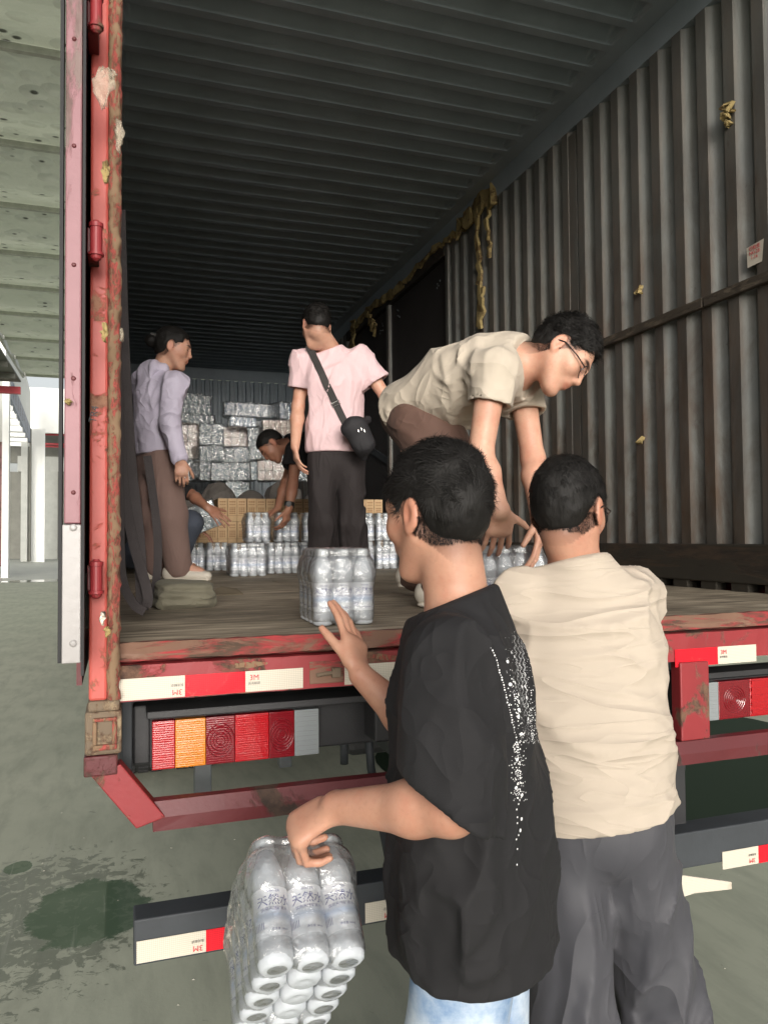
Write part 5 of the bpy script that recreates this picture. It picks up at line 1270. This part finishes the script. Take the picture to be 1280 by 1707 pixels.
# ---- E: man in pink with a shoulder bag
J = {}; J['floor'] = FL; tf = rel(-.15, 0, 1); J['tf'] = tf; rg_ = nrm(np.cross(tf, UU))
J['hc'] = A3(527, 545, 4.5); J['H'] = Fr(J['hc'], rel(-.34, -.40, .85), rel(-.05, .9, .45), .98)
J['nb'] = A3(552, 584, 4.6); J['ch'] = A3(556, 640, 4.6); J['pv'] = A3(560, 765, 4.62)
J['ls'] = A3(507, 600, 4.58); J['rs'] = A3(602, 600, 4.62); J['le'] = A3(497, 678, 4.6); J['lw'] = A3(492, 745, 4.5); J['re'] = A3(643, 662, 4.62); J['rw'] = A3(672, 712, 4.5)
J['lh'] = J['pv'] - rg_ * .085; J['rh'] = J['pv'] + rg_ * .085; J['lk'] = A3(536, 872, 4.55); J['rk'] = A3(588, 872, 4.6)
J['la'] = onfloor(535, 4.62, FL + .085); J['ra'] = onfloor(592, 4.66, FL + .085); stand_feet(J, tf)
J['lhand'] = hand_ops(J['lw'], rel(.12, -1, 0), rel(.9, 0, .3), True, (.35, .4, .3), .98, .08, .0, .3); J['rhand'] = hand_ops(J['rw'], rel(.3, -.8, .2), rel(-.6, 0, .7), False, (.4, .4, .3))
length_report('E', J)
rt = person_root(J, 'man in a pale pink t-shirt and black trousers seen from behind with a shoulder bag')
make_body(J, rt, 'skin_fair', .006)
make_hair(J, rt, .006, top=.020, side=.008, strands=2600, length=.024, sw=.0012, lift=.5, front=.06, seed=12, flow=(0, -.2, -.3), fade=-.045)
shE = tee(J, rt, 'tee_pink', .0065, J['pv'] + UU * .035, hemn=-UU, ww=(.172, .125), cw=(.185, .118), sl=.62, sr=(.072, .082), foldax=rel(.25, 1, 0), amp=.014, neckr=.062, yoke=.06)
trousers(J, rt, 'pants_black', .0075, .02, (.088, .078, .076), pw=(.148, .108), amp=.012)
shoe(J, 'l', rt, 'shoe_tan'); shoe(J, 'r', rt, 'shoe_tan')
# shoulder bag: strap over the back, buckle, pouch
bagE = empty('shoulder_bag', at(598, 762, 4.42), 'black shoulder bag hanging on the hip of the man in pink', 'bag')
bt = bvh_of(shE); pts = []
for i in range(15):
    t_ = i / 14; u, v = 514 + (578 - 514) * t_, 576 + (712 - 576) * t_; p0 = Vector((0, 0, CAMZ)); d = (at(u, v, 1) - p0).normalized(); hit, nn, _, _ = bt.ray_cast(p0, d)
    pts.append((hit + nn * .004) if hit else at(u, v, 4.5))
for i in range(1, 14): pts[i] = (pts[i - 1] + pts[i] * 2 + pts[i + 1]) / 4
b = MB(); b.sweep(pts, .044, .003, Vector((F_.x, F_.y, 0)), 0)
vs = []; fs = []
b = MB(); side = Vector(RU * .9 + UU * .42).normalized() * .021
for i, p in enumerate(pts): vs += [p - side, p + side, p + side - F_ * .004, p - side - F_ * .004]
for i in range(len(pts) - 1):
    for k in range(4): fs.append((i * 4 + k, i * 4 + (k + 1) % 4, i * 4 + 4 + (k + 1) % 4, i * 4 + 4 + k))
b.add(vs, fs); stp = b.build('strap', 'strap2', bagE)
b = MB(); c_ = pts[10] - F_ * .008; s2 = Vector(RU * .42 - UU * .9).normalized() * .011; sd_ = side * 1.2; b.tube([c_ - sd_ - s2, c_ + sd_ - s2, c_ + sd_ + s2, c_ - sd_ + s2, c_ - sd_ - s2], .0028, 5); b.build('buckle', 'steel_bright', stp)
ops = [('u', P_(A3(590, 712, 4.36), A3(608, 742, 4.38), (.075, .040), (.060, .040), FU), .03), ('u', P_(A3(586, 716, 4.38), A3(612, 700, 4.42), (.030, .03), (.02, .02)), .04), ('u', P_(A3(600, 742, 4.38), A3(606, 764, 4.42), (.045, .028), (.02, .015), FU), .04)]
v, fc = mesh_sdf(ops, .006, folds(rel(.5, -1, 0), .006), slack=.012); np_mesh('pouch', v, fc, 'bag', bagE)
b = MB()
for (u, v) in ((597, 716), (602, 713), (607, 716)): p = at(u, v, 4.31); b.tube([p, p + Vector((.003, 0, -.014))], .0014, 5)
b.build('zip_pull', 'steel_bright', bagE)
# ---- F: man in black bending behind
J = {}; J['floor'] = FL; tf = rel(-.55, -.83, 0); J['tf'] = tf; J['bs'] = .96
J['hc'] = A3(455, 744, 5.5); J['H'] = Fr(J['hc'], rel(-.55, -.80, -.18), rel(-.82, .56, .0), .95)
J['nb'] = A3(482, 742, 5.55); J['ch'] = A3(510, 752, 5.6); J['pv'] = A3(572, 790, 5.7)
J['ls'] = A3(494, 752, 5.42); J['rs'] = A3(492, 752, 5.74); J['le'] = A3(488, 808, 5.34); J['lw'] = A3(481, 850, 5.28); J['re'] = A3(476, 806, 5.7); J['rw'] = A3(463, 848, 5.6)
J['lh'] = A3(572, 796, 5.62); J['rh'] = A3(574, 794, 5.78); J['lk'] = A3(545, 878, 5.6); J['rk'] = A3(552, 878, 5.75); J['la'] = onfloor(575, 5.75, FL + .085); J['ra'] = onfloor(580, 5.9, FL + .085); stand_feet(J, rel(-1, 0, 0))
J['lhand'] = hand_ops(J['lw'], rel(-.2, -1, 0), rel(-.8, 0, .4), True, (.5, .5, .3)); J['rhand'] = hand_ops(J['rw'], rel(-.8, -.4, -.1), rel(-.2, -.9, 0), False, (.4, .3, .2))
length_report('F', J)
rt = person_root(J, 'man in black bending behind the man in pink with a watch on his wrist')
make_body(J, rt, 'skin_dark', .008)
make_hair(J, rt, .007, top=.012, side=.003, strands=1000, length=.018, sw=.0014, lift=.4, front=.055, seed=14, fade=-.0)
tee(J, rt, 'tee_dark', .008, J['pv'], ww=(.17, .13), cw=(.185, .13), sl=.5, sr=(.072, .075), amp=.008, neckr=.062)
trousers(J, rt, 'pants_black', .009, .05)
shoe(J, 'l', rt, 'shoe_tan', .008); shoe(J, 'r', rt, 'shoe_tan', .008)
b = MB(); wv = J['lw'] + nrm(J['le'] - J['lw']) * .04; ax = nrm(J['le'] - J['lw']); b.cyl(wv - ax * .013, wv + ax * .013, .034, .035, 18); c_ = wv - FU * .036; b.cyl(c_, c_ - FU * .008, .019, .018, 14); b.build('watch', 'watch', rt, smooth=False)
# ---- G: crouching helper behind the woman
J = {}; J['floor'] = FL; tf = rel(.9, -.3, -.1); J['tf'] = tf; J['bs'] = .95
J['hc'] = A3(258, 768, 5.3); J['H'] = Fr(J['hc'], rel(.8, -.6, 0), rel(.6, .8, 0), .92)
J['nb'] = A3(252, 800, 5.3); J['ch'] = A3(246, 826, 5.3); J['pv'] = A3(228, 912, 5.35)
J['rs'] = A3(276, 806, 5.2); J['ls'] = A3(262, 812, 5.5); J['re'] = A3(318, 824, 5.16); J['rw'] = A3(346, 846, 5.02); J['le'] = A3(280, 870, 5.5); J['lw'] = A3(320, 880, 5.4)
J['rh'] = A3(232, 915, 5.25); J['lh'] = A3(234, 912, 5.42); J['rk'] = A3(318, 872, 5.15); J['lk'] = A3(290, 880, 5.45); J['ra'] = onfloor(292, 5.2, FL + .085); J['la'] = onfloor(270, 5.5, FL + .085); stand_feet(J, rel(1, 0, 0))
J['rhand'] = hand_ops(J['rw'], rel(.75, -.6, -.1), rel(0, -.7, .6), False, (.15, .2, .1), 1.0, .2, .2, .1); J['lhand'] = hand_ops(J['lw'], rel(.9, -.3, 0), rel(0, -1, 0), True, (.3, .3, .2))
length_report('G', J)
rt = person_root(J, 'helper in dark clothes crouching behind the woman and reaching for a wrapped bundle')
make_body(J, rt, 'skin_dark', .008); make_hair(J, rt, .008, strands=0)
tee(J, rt, 'tee_dark', .008, J['pv'] + UU * .02, ww=(.17, .13), cw=(.18, .12), sl=1.0, sr=(.06, .05), amp=.007, open_=False)
trousers(J, rt, 'denim_dark', .009, .04); shoe(J, 'l', rt, 'shoe_tan', .008); shoe(J, 'r', rt, 'shoe_tan', .008)
# ================================================================== bottled water packs
BR, BH = 0.0283, 0.208
t = NT('bottle_plastic'); t.set(base=S((238, 244, 250)), rough=0.08, trans=0.42, ior=1.25, spec=0.7); t.bump(t.noise(55, 3, 0.6), 0.35, 0.006); M['bottle'] = t.m
M['cap'] = plain('white_cap', S((214, 218, 218)), 0.35, var=0.05)
t = NT('bottle_label'); sp_ = t.n.nodes.new("ShaderNodeSeparateXYZ"); t.link(t.co, sp_.inputs[0])
t.set(base=t.ramp(t.math('MULTIPLY', sp_.outputs[2], 5.0), (0.0, S((232, 236, 240))), (0.30, S((236, 240, 244))), (0.36, S((186, 204, 230))), (0.42, S((238, 240, 244)))), rough=0.3); M['label'] = t.m
def film(name, alpha, rough, bs, scale, col=(0.95, 0.97, 0.98), k=2.6):
    t = NT(name); n1 = t.noise(scale, 4, 0.65, None, 1.2); w_ = t.voro(scale * 1.3, None, 'SMOOTH_F1')
    gl = t.n.nodes.new("ShaderNodeBsdfGlossy"); gl.inputs['Roughness'].default_value = rough; gl.inputs[0].default_value = (1, 1, 1, 1)
    df = t.n.nodes.new("ShaderNodeBsdfDiffuse"); df.inputs[0].default_value = col + (1,)
    tr = t.n.nodes.new("ShaderNodeBsdfTransparent"); tr.inputs[0].default_value = (0.96, 0.97, 0.98, 1)
    bp = t.n.nodes.new("ShaderNodeBump"); bp.inputs['Strength'].default_value = bs; bp.inputs['Distance'].default_value = 0.012; t.link(t.math('ADD', n1, w_), bp.inputs['Height'])
    t.link(bp.outputs[0], gl.inputs['Normal']); t.link(bp.outputs[0], df.inputs['Normal'])
    fr = t.n.nodes.new("ShaderNodeFresnel"); fr.inputs[0].default_value = 1.55; t.link(bp.outputs[0], fr.inputs[1])
    m1 = t.n.nodes.new("ShaderNodeMixShader"); t.put(m1.inputs[0], alpha); t.link(tr.outputs[0], m1.inputs[1]); t.link(df.outputs[0], m1.inputs[2])
    m2 = t.n.nodes.new("ShaderNodeMixShader"); t.link(t.math('MINIMUM', t.math('MULTIPLY', fr.outputs[0], k), 0.85), m2.inputs[0]); t.link(m1.outputs[0], m2.inputs[1]); t.link(gl.outputs[0], m2.inputs[2])
    t.link(m2.outputs[0], t.out.inputs[0]); t.n.nodes.remove(t.b); return t.m
M['film'] = film('shrink_film', 0.12, 0.10, 0.5, 38)
M['film_haze'] = film('hazy_film', 0.06, 0.10, 1.0, 22, (0.95, 0.97, 0.98), 4.0)
M['foil'] = film('crinkled_film', 0.14, 0.08, 1.3, 24, (0.74, 0.82, 0.88), 7.0)
bp_ = [(0.006, 0.004), (0.020, 0.0), (0.0262, 0.004), (BR, 0.012), (BR, 0.030), (BR - .001, 0.034), (BR, 0.038), (BR, 0.118), (BR - .0012, 0.122), (BR, 0.127), (BR - .0008, 0.140), (0.0255, 0.154), (0.0200, 0.170), (0.0150, 0.182), (0.0128, 0.188)]
b = MB(); b.lathe(bp_, 16); ME_B = b.mesh('bottle', 'bottle', smooth=True)
b = MB(); b.lathe([(0.0128, 0.187), (0.0160, 0.1885), (0.0162, 0.204), (0.0148, 0.208), (0.003, 0.2082)], 14); ME_C = b.mesh('cap', 'cap')
b = MB(); n = 20; b.add([((BR + .0006) * math.cos(2 * math.pi * i / n), (BR + .0006) * math.sin(2 * math.pi * i / n), z) for z in (0.040, 0.116) for i in range(n)], [(i, (i + 1) % n, n + (i + 1) % n, n + i) for i in range(n)]); ME_L = b.mesh('label', 'label', smooth=True)
def curved_print(lines):
    """lettering wrapped round a bottle, facing its -Y side"""
    vs, fs = [], []
    for (txt, size, z0, x0) in lines:
        cu = bpy.data.curves.new('print', 'FONT'); cu.body = txt; cu.size = size; cu.align_x = 'CENTER'; cu.resolution_u = 1
        tmp = bpy.data.objects.new('print_tmp', cu); COL.objects.link(tmp); dg = bpy.context.evaluated_depsgraph_get(); dg.update(); me = bpy.data.meshes.new_from_object(tmp.evaluated_get(dg)); bpy.data.objects.remove(tmp)
        n0 = len(vs)
        for v in me.vertices:
            a = -math.pi / 2 + (v.co.x + x0) / BR; vs.append(((BR + .0011) * math.cos(a), (BR + .0011) * math.sin(a), z0 + v.co.y))
        fs += [tuple(i + n0 for i in p.vertices) for p in me.polygons]; bpy.data.meshes.remove(me)
    me = bpy.data.meshes.new('print'); me.from_pydata(vs, [], fs); me.materials.append(M['ink_blue']); me.update(); return me
ME_P = curved_print([('天然水', 0.0185, 0.088, 0), ('饮用天然矿泉水', 0.0062, 0.079, 0), ('净含量 380ml', 0.0045, 0.048, .006), ('WATER', 0.006, 0.107, 0), ('||||||||', 0.012, 0.055, -.03)])
def pack_film_mesh(nx, ny, h, name, noise=.004):
    ops = []
    for i in range(nx):
        for j in range(ny):
            if 0 < i < nx - 1 and 0 < j < ny - 1: continue
            x, y_ = (i - (nx - 1) / 2) * 2 * BR, (j - (ny - 1) / 2) * 2 * BR
            ops.append(('u', P_((x, y_, .026), (x, y_, .138), BR + .0025, BR + .0025), .022)); ops.append(('u', P_((x, y_, .15), (x, y_, .200), .024, .0165), .045))
    X, Y = (nx - 2) * BR, (ny - 2) * BR
    ops.append(('u', P_((-X, 0, .19), (X, 0, .19), (max(Y, .01) + .02, .012), None, (0, 0, 1)), .04))
    ops.append(('i', Pl((0, 0, .0), (0, 0, -1)), .008)); ops.append(('i', Pl((0, 0, BH + .003), (0, 0, 1)), .004))
    v, f = mesh_sdf(ops, h, lambda P: (np.abs(vnoise(P * 30 + 4) - .5) - .2) * noise, slack=.02)
    me = bpy.data.meshes.new(name); me.from_pydata([tuple(p) for p in v], [], [tuple(int(i) for i in q) for q in f]); me.materials.append(M['film']); me.polygons.foreach_set('use_smooth', [True] * len(f)); me.update(); return me
FILM = {}
def water_pack(loc, rotm, nx, ny, label, group=None, detail=2, h=.006, mat='film'):
    root = empty('water_pack', loc, label, 'bottled water', group); root.rotation_mode = 'QUATERNION'; root.rotation_quaternion = rotm.to_quaternion()
    r_ = random.Random(hash(label) & 255)
    for i in range(nx):
        for j in range(ny):
            if detail < 2 and 0 < i < nx - 1 and j > 0: continue      # only bottles that show
            if detail < 2 and j > 1: continue
            x, y_ = (i - (nx - 1) / 2) * 2 * BR, (j - (ny - 1) / 2) * 2 * BR
            o = link_mesh('bottle', ME_B, root); o.location = (x, y_, 0.001)
            rz = (r_.uniform(-.25, .25) if (j == 0 and i > 0) else -1.35 + r_.uniform(-.2, .2) if i == 0 and j > 0 else r_.uniform(-.7, 0)); o.rotation_euler = (0, 0, rz)
            link_mesh('cap', ME_C, o); link_mesh('label', ME_L, o)
            if detail >= 1: link_mesh('print', ME_P, o)['kind'] = 'stuff'
    key = (nx, ny, h)
    if key not in FILM: FILM[key] = pack_film_mesh(nx, ny, h, 'shrink_wrap')
    f = link_mesh('shrink_wrap', FILM[key], root)
    return root
I3 = Matrix.Identity(3)
def rz3(a): return Matrix.Rotation(math.radians(a), 3, 'Z')
# pack on the sill edge
p = atZ(527, 1046, FL); water_pack((p.x + 3 * BR, p.y + 4 * BR, FL), rz3(-1.5), 3, 4, 'shrink-wrapped pack of water bottles standing alone on the sill edge of the truck floor', h=.0045)
p = atZ(812, 1030, FL); water_pack((p.x + .10, p.y + .12, FL), rz3(2), 4, 4, 'pack of water bottles passed between the bending man and the man in beige', h=.006)
# pack swinging from the hand of the man in black
a_ = Vector(rel(.20, -.64, -.74)); a_.normalize()                          # bottle axis, cap towards base
b_ = Vector(RU * -.28 + UU * -.74 + FU * .60); b_ = (b_ - a_ * b_.dot(a_)).normalized(); c_ = a_.cross(b_) * -1
if c_.dot(Vector(RU)) < 0: c_ = -c_
zl = -a_; yl = b_; xl = yl.cross(zl)
rm = Matrix((xl, yl, zl)).transposed()
top = at(497, 1418, 1.33)                                                  # middle cap of the first row
org = top - rm @ Vector((0, -2.0 * 2 * BR, 0.190))
water_pack(org, rm, 3, 5, 'pack of water bottles swinging from the hand of the man in black', h=.0045)
# rows on the truck floor further in
GR = 'water packs stacked across the middle of the truck floor'
def far_pack(u, v, z, nx, ny, label, rot=0):
    p = atZ(u, v, z); return water_pack((p.x + nx * BR, p.y + ny * BR, z), rz3(rot), nx, ny, label, GR, 1, .009)
far_pack(303, 953, FL, 3, 5, 'floor water pack half hidden behind the right leg of the woman in lavender')
far_pack(344, 952, FL, 3, 5, 'floor water pack below the tilted bundle, second from the woman')
far_pack(386, 962, FL, 4, 5, 'foremost floor water pack standing proud of the row between woman and man in pink', -2)
far_pack(446, 957, FL, 4, 5, 'floor water pack just left of the one on the sill, low in the row')
far_pack(502, 953, FL, 4, 5, 'floor water pack seen above the caps of the pack on the sill')
Y_ = atZ(410, 949, FL).y + .02
def tier(x, yy, z, nx, ny, label): return water_pack((x + nx * BR, yy + ny * BR, z), rz3(random.uniform(-1.5, 1.5)), nx, ny, label, GR, 1, .009)
xs_ = at(411, 900, 5.35).x; yb = at(411, 900, 5.35).y + 0.05
tier(xs_, yb, FL, 4, 4, 'lower water pack of the two-high stack right of the brown cartons'); tier(xs_ + .01, yb, FL + BH + .003, 3, 4, 'upper water pack just under the hands of the bending man in black')
tier(xs_ + .235, yb, FL, 4, 4, 'second lower water pack of the two-high stack, beneath the watch'); tier(xs_ + .215, yb, FL + BH + .003, 3, 4, 'upper water pack below the watch of the bending man')
tier(xs_ + .47, yb + .02, FL, 4, 4, 'lower water pack touching the left leg of the man in pink'); tier(xs_ + .42, yb + .02, FL + BH + .003, 3, 4, 'upper water pack touching the left leg of the man in pink')
xr, yr = at(600, 900, 5.75).x, at(600, 900, 5.75).y
for q, (lab1, lab2) in enumerate((('lower water pack right beside the black trousers of the man in pink', 'upper water pack right beside the black trousers, under the lettered cartons'),
                                  ('lower water pack next to the face of the man in black', 'upper water pack next to the face of the man in black'))):
    tier(xr - .05 + q * .18, yr, FL, 3, 4, lab1)
    if q == 0 or True: tier(xr - .05 + q * .18, yr, FL + BH + .003, 3, 4, lab2)
tier(xr + .32, yr, FL, 4, 4, 'low water pack behind the ear of the man in black, end of the row')

# ------------------------------------------------------------------ slim brown cartons, three high
ctn = MB(); cw_, cd_, chh = .074, .30, .187; ctn.box(-cw_ / 2, cw_ / 2, -cd_ / 2, cd_ / 2, 0, chh); ME_CT = ctn.mesh('carton', 'card')
ctp = MB()
for z0, z1 in ((.155, .172), (.135, .146), (.06, .12)):
    k_ = 4 if z1 - z0 > .03 else 1
    for q in range(k_):
        za = z0 + (z1 - z0) * q / k_; zb = za + (z1 - z0) / k_ * .55
        for r in range(3): xx = -.024 + r * .017; ctp.add([(xx, -cd_ / 2 - .0008, za), (xx + .013, -cd_ / 2 - .0008, za), (xx + .013, -cd_ / 2 - .0008, zb), (xx, -cd_ / 2 - .0008, zb)], [(0, 1, 2, 3)])
ctp.add([(-cw_ / 2, -cd_ / 2 - .0006, .045), (cw_ / 2, -cd_ / 2 - .0006, .045), (cw_ / 2, -cd_ / 2 - .0006, .048), (-cw_ / 2, -cd_ / 2 - .0006, .048)], [(0, 1, 2, 3)])
ME_CP = ctp.mesh('print', 'card_dark')
ORD = 'first second third fourth fifth sixth seventh eighth ninth tenth eleventh twelfth thirteenth fourteenth fifteenth sixteenth seventeenth eighteenth nineteenth twentieth'.split()
x0c, y0c = at(322, 900, 6.2).x, at(322, 900, 6.2).y
ncol = 21
for lv in range(3):
    for q in range(ncol):
        x = x0c + q * .0785 + random.uniform(-.001, .001)
        if lv == 2 and q < 3: continue
        row = ('bottom', 'middle', 'top')[lv]
        lab = 'slim brown carton in the %s row behind the water packs, %s from the %s end' % ((row, ORD[q], 'left') if q < 11 else (row, ORD[ncol - 1 - q], 'right'))
        o = link_mesh('carton', ME_CT); o.location = (x, y0c + cd_ / 2 + random.uniform(0, .012), FL + lv * (chh + .002)); o.rotation_euler = (0, 0, random.uniform(-.012, .012)); tag(o, lab, 'carton', 'slim brown cartons stood three high across the truck')
        link_mesh('print', ME_CP, o)['kind'] = 'stuff'
# ------------------------------------------------------------------ wrapped bundles heaped against the front wall
M['small_cream'] = plain('cream_carton', S((236, 226, 210)), 0.4, var=0.2, vs=22, c2=S((232, 196, 180)))
M['small_blue'] = plain('blue_carton', S((92, 128, 164)), 0.4, var=0.2, vs=25, c2=S((214, 224, 230)))
M['small_silver'] = plain('silver_carton', S((214, 222, 222)), 0.3, var=0.3, vs=30, c2=S((130, 160, 168)))
SB = {}
def small_box(w_, h_, d_, mat):
    k_ = (round(w_, 3), round(h_, 3), mat)
    if k_ not in SB: b = MB(); b.box(-w_ / 2, w_ / 2, -d_ / 2, d_ / 2, 0, h_); SB[k_] = b.mesh('small_carton', mat)
    return SB[k_]
def bundle(u0, v0, u1, v1, d, nx, nz, mat, wrap, label, tilt=0.0, dep=.26, seedf=0):
    pa, pb = at(u0, v1, d), at(u1, v1, d); wd = (pb - pa).length; ht = (v1 - v0) / FPX * d; c_ = (pa + pb) / 2
    root = empty('wrapped_bundle', (c_.x, c_.y, c_.z), label, 'bundle', 'wrapped bundles heaped against the front wall of the truck'); root.rotation_euler = (0, math.radians(tilt + random.uniform(-4, 4)), random.uniform(-.35, .35))
    bw, bh_ = wd / nx, ht / nz
    for i in range(nx):
        for k in range(nz):
            o = link_mesh('small_carton', small_box(bw * .90, bh_ * .93, dep * .9, mat), root); o.location = (-wd / 2 + bw * (i + .5), dep / 2, bh_ * k + .002); o.rotation_euler = (0, 0, random.uniform(-.03, .03))
    nU, nV = 22, 12; vs = []; sd = random.uniform(0, 50)
    g_ = []
    for face in range(1):
        pass
    ops_ = np.array([[x, y, z] for z in np.linspace(0, 1, nV) for x in np.linspace(0, 1, nU) for y in (0, 1)])
    # a loosely fitting skin: lofted rounded box with crinkles
    vs = []; fs = []; ring = []
    prof = [(-.5, .0), (-.25, -.02), (0, -.025), (.25, -.02), (.5, 0), (.53, .25), (.53, .75), (.5, 1), (0, 1.02), (-.5, 1), (-.53, .75), (-.53, .25)]
    ring = []
    for i in range(len(prof)):
        p0, p1 = prof[i], prof[(i + 1) % len(prof)]
        for q in range(4): ring.append((p0[0] + (p1[0] - p0[0]) * q / 4, p0[1] + (p1[1] - p0[1]) * q / 4))
    levels = [0.0, .04, .15, .28, .42, .56, .70, .84, .95, 1.0]
    for z in levels:
        sc = .97 if z in (0.0, 1.0) else 1.0
        for (x, y) in ring: vs.append((x * (wd + .008) * sc, (y - .5) * (dep + .01) * sc + dep / 2, z * (ht + .006)))
    A = np.array(vs); dsp = (vnoise(A * 21 + sd) - .5) * .012 + (vnoise(A * 60 + sd) - .5) * .010; cen = np.array((0, dep / 2, ht / 2)); dr = A - cen; dr /= np.linalg.norm(dr, axis=1)[:, None]; A = A + dr * np.maximum(dsp, -.002)[:, None]
    n = len(ring); fs = [(k * n + i, k * n + (i + 1) % n, (k + 1) * n + (i + 1) % n, (k + 1) * n + i) for k in range(len(levels) - 1) for i in range(n)]
    fs += [tuple(range(n))[::-1], tuple((len(levels) - 1) * n + i for i in range(n))]
    b = MB(); b.add([tuple(p) for p in A], fs); me = b.mesh('wrap', wrap, smooth=True); link_mesh('wrap', me, root); return root
D7 = 7.6
L_ = [(300, 657, 352, 690, 5, 2, 'small_silver', 'foil', 'topmost net-patterned pale bundle beside the head of the woman in lavender', 0),
 (302, 691, 360, 706, 5, 1, 'small_silver', 'foil', 'flat striped bundle lying right under the topmost pale one', 2),
 (300, 707, 331, 764, 2, 4, 'small_cream', 'film_haze', 'upright bundle of pinkish small cartons at the sleeve of the woman', 0),
 (333, 706, 372, 741, 2, 2, 'small_silver', 'foil', 'bright star-creased bundle beneath the flat striped one', 0),
 (334, 742, 376, 769, 2, 1, 'small_silver', 'foil', 'silver bundle with a bright knot under the star-creased one', 0),
 (374, 672, 449, 694, 4, 1, 'small_blue', 'foil', 'wide blue-topped bundle highest in the middle of the heap', 0),
 (384, 695, 427, 711, 6, 1, 'small_blue', 'film_haze', 'blue and white striped bundle under the wide blue-topped one', 0),
 (372, 712, 415, 744, 3, 2, 'small_cream', 'film_haze', 'bundle of six cream cartons in the middle of the heap', 0),
 (416, 712, 436, 766, 1, 3, 'small_silver', 'foil', 'grey creased bundle squeezed beside the six cream cartons', 0),
 (377, 746, 421, 770, 3, 1, 'small_silver', 'foil', 'glinting bundle directly under the six cream cartons', 0),
 (353, 771, 416, 801, 4, 1, 'small_silver', 'foil', 'long glinting bundle just above the grey sack on the left', 0),
 (300, 766, 332, 800, 2, 1, 'small_silver', 'foil', 'creased silver bundle beside the hand of the woman', 0),
 (376, 802, 417, 830, 3, 2, 'small_silver', 'film_haze', 'lowest bundle of pale cartons between the two grey sacks', 0),
 (438, 700, 492, 726, 5, 2, 'small_cream', 'film_haze', 'neat bundle of cream cartons above the cropped head of the bending man', 0),
 (466, 671, 510, 699, 3, 1, 'small_blue', 'foil', 'blue-white bundle topmost beside the arm of the man in pink', 0),
 (430, 767, 481, 801, 4, 2, 'small_cream', 'film_haze', 'bundle of bright cartons under the face of the bending man', 0),
 (437, 727, 492, 766, 4, 2, 'small_silver', 'foil', 'dull silver bundle directly behind the cropped head', 0),
 (333, 770, 352, 801, 1, 2, 'small_silver', 'foil', 'narrow grey bundle between the two long glinting ones', 0),
 (418, 770, 429, 800, 1, 3, 'small_silver', 'film_haze', 'thin column of pale cartons left of the bright cartons', 0),
 (484, 767, 512, 801, 2, 2, 'small_silver', 'foil', 'greenish creased bundle behind the elbow of the bending man', 0),
 (203, 665, 214, 720, 1, 4, 'small_silver', 'foil', 'sliver of a bundle seen between the post and the dark strap', 0)]
for (u0, v0, u1, v1, nx, nz, mt, wr, lab, tl) in L_: bundle(u0, v0, u1, v1, D7 + random.uniform(-.12, .12), nx, nz, mt, wr, lab, tl)
r_ = bundle(322, 838, 372, 884, 5.35, 4, 2, 'small_silver', 'film_haze', 'tilted wrapped bundle being lifted by the crouching helper', -24, .2)
# grey sacks under the heap
M['sack'] = cloth('grey_woven_sack', S((112, 106, 100)), crease=0.8)
for (u, d, w_, hz, lab) in ((318, 7.4, .34, 1.98, 'grey woven sack slumped behind the arm of the crouching helper'), (372, 7.3, .34, 2.02, 'grey woven sack bulging above the left end of the brown cartons'), (425, 7.5, .32, 1.98, 'grey woven sack low in the middle of the heap'),
                            (482, 7.35, .36, 2.04, 'grey woven sack behind the forearm of the bending man'), (545, 7.5, .36, 1.98, 'grey woven sack hidden mostly by the man in pink'), (240, 7.5, .34, 1.98, 'grey woven sack behind the woman in lavender')):
    c_ = at(u, 900, d); ops = [('u', P_((c_.x, c_.y + .25, FL + .14), (c_.x, c_.y + .25, hz - .16), (w_ * .62, .22), (w_ * .5, .18), (0, 1, 0)), .1), ('i', Pl((0, 0, FL + .002), (0, 0, -1)), .01)]
    v, f = mesh_sdf(ops, .016, folds((1, .2, .3), .02, 4, 9), slack=.03); o = np_mesh('woven_sack', v, f, 'sack', None); tag(o, lab, 'sack', 'grey woven sacks under the wrapped bundles')
# ------------------------------------------------------------------ odds and ends on the truck floor
M['canvas'] = cloth('dirty_canvas', S((108, 104, 88)), crease=0.9)
p = atZ(310, 1016, FL); ops = []
for k in range(3): ops.append(('u', P_((p.x - .06 + .004 * k, p.y + .07, FL + .018 + k * .030), (p.x + .062 - .003 * k, p.y + .07, FL + .018 + k * .028), (.07, .020), (.066, .021), (0, 0, 1)), .012))
ops.append(('i', Pl((0, 0, FL + .001), (0, 0, -1)), .004))
v, f = mesh_sdf(ops, .005, folds((1, 0, 0), .009, 9, 24), slack=.02); o = np_mesh('folded_canvas', v, f, 'canvas', None); tag(o, 'folded dirty canvas block on the truck floor in front of the woman', 'canvas')
def scrap(u, v, w_, dd, label, seed, mat='card_dark'):
    r = random.Random(seed); p = atZ(u, v, FL); b = MB(); P = [(p.x - w_ / 2, p.y, FL + .003), (p.x + w_ / 2, p.y + r.uniform(-.02, .02), FL + .004), (p.x + w_ * .4, p.y + dd, FL + .02), (p.x - w_ * .1, p.y + dd * 1.3, FL + .03), (p.x - w_ * .5, p.y + dd * .5, FL + .01)]
    b.add(P + [(x, y_, z - .0025) for x, y_, z in P], [(0, 1, 2, 3, 4), (9, 8, 7, 6, 5)] + [(i, i + 5, (i + 1) % 5 + 5, (i + 1) % 5) for i in range(5)]); o = b.build('cardboard_scrap', mat); tag(o, label, 'scrap'); return o
M['scrap'] = plain('dirty_cardboard', S((120, 108, 88)), 0.9)
scrap(380, 992, .13, .10, 'flattened dirty cardboard scrap on the floor below the foremost water pack', 3, 'scrap'); scrap(232, 1000, .08, .06, 'crumpled brown scrap on the floor beside the slack strap', 5, 'scrap')
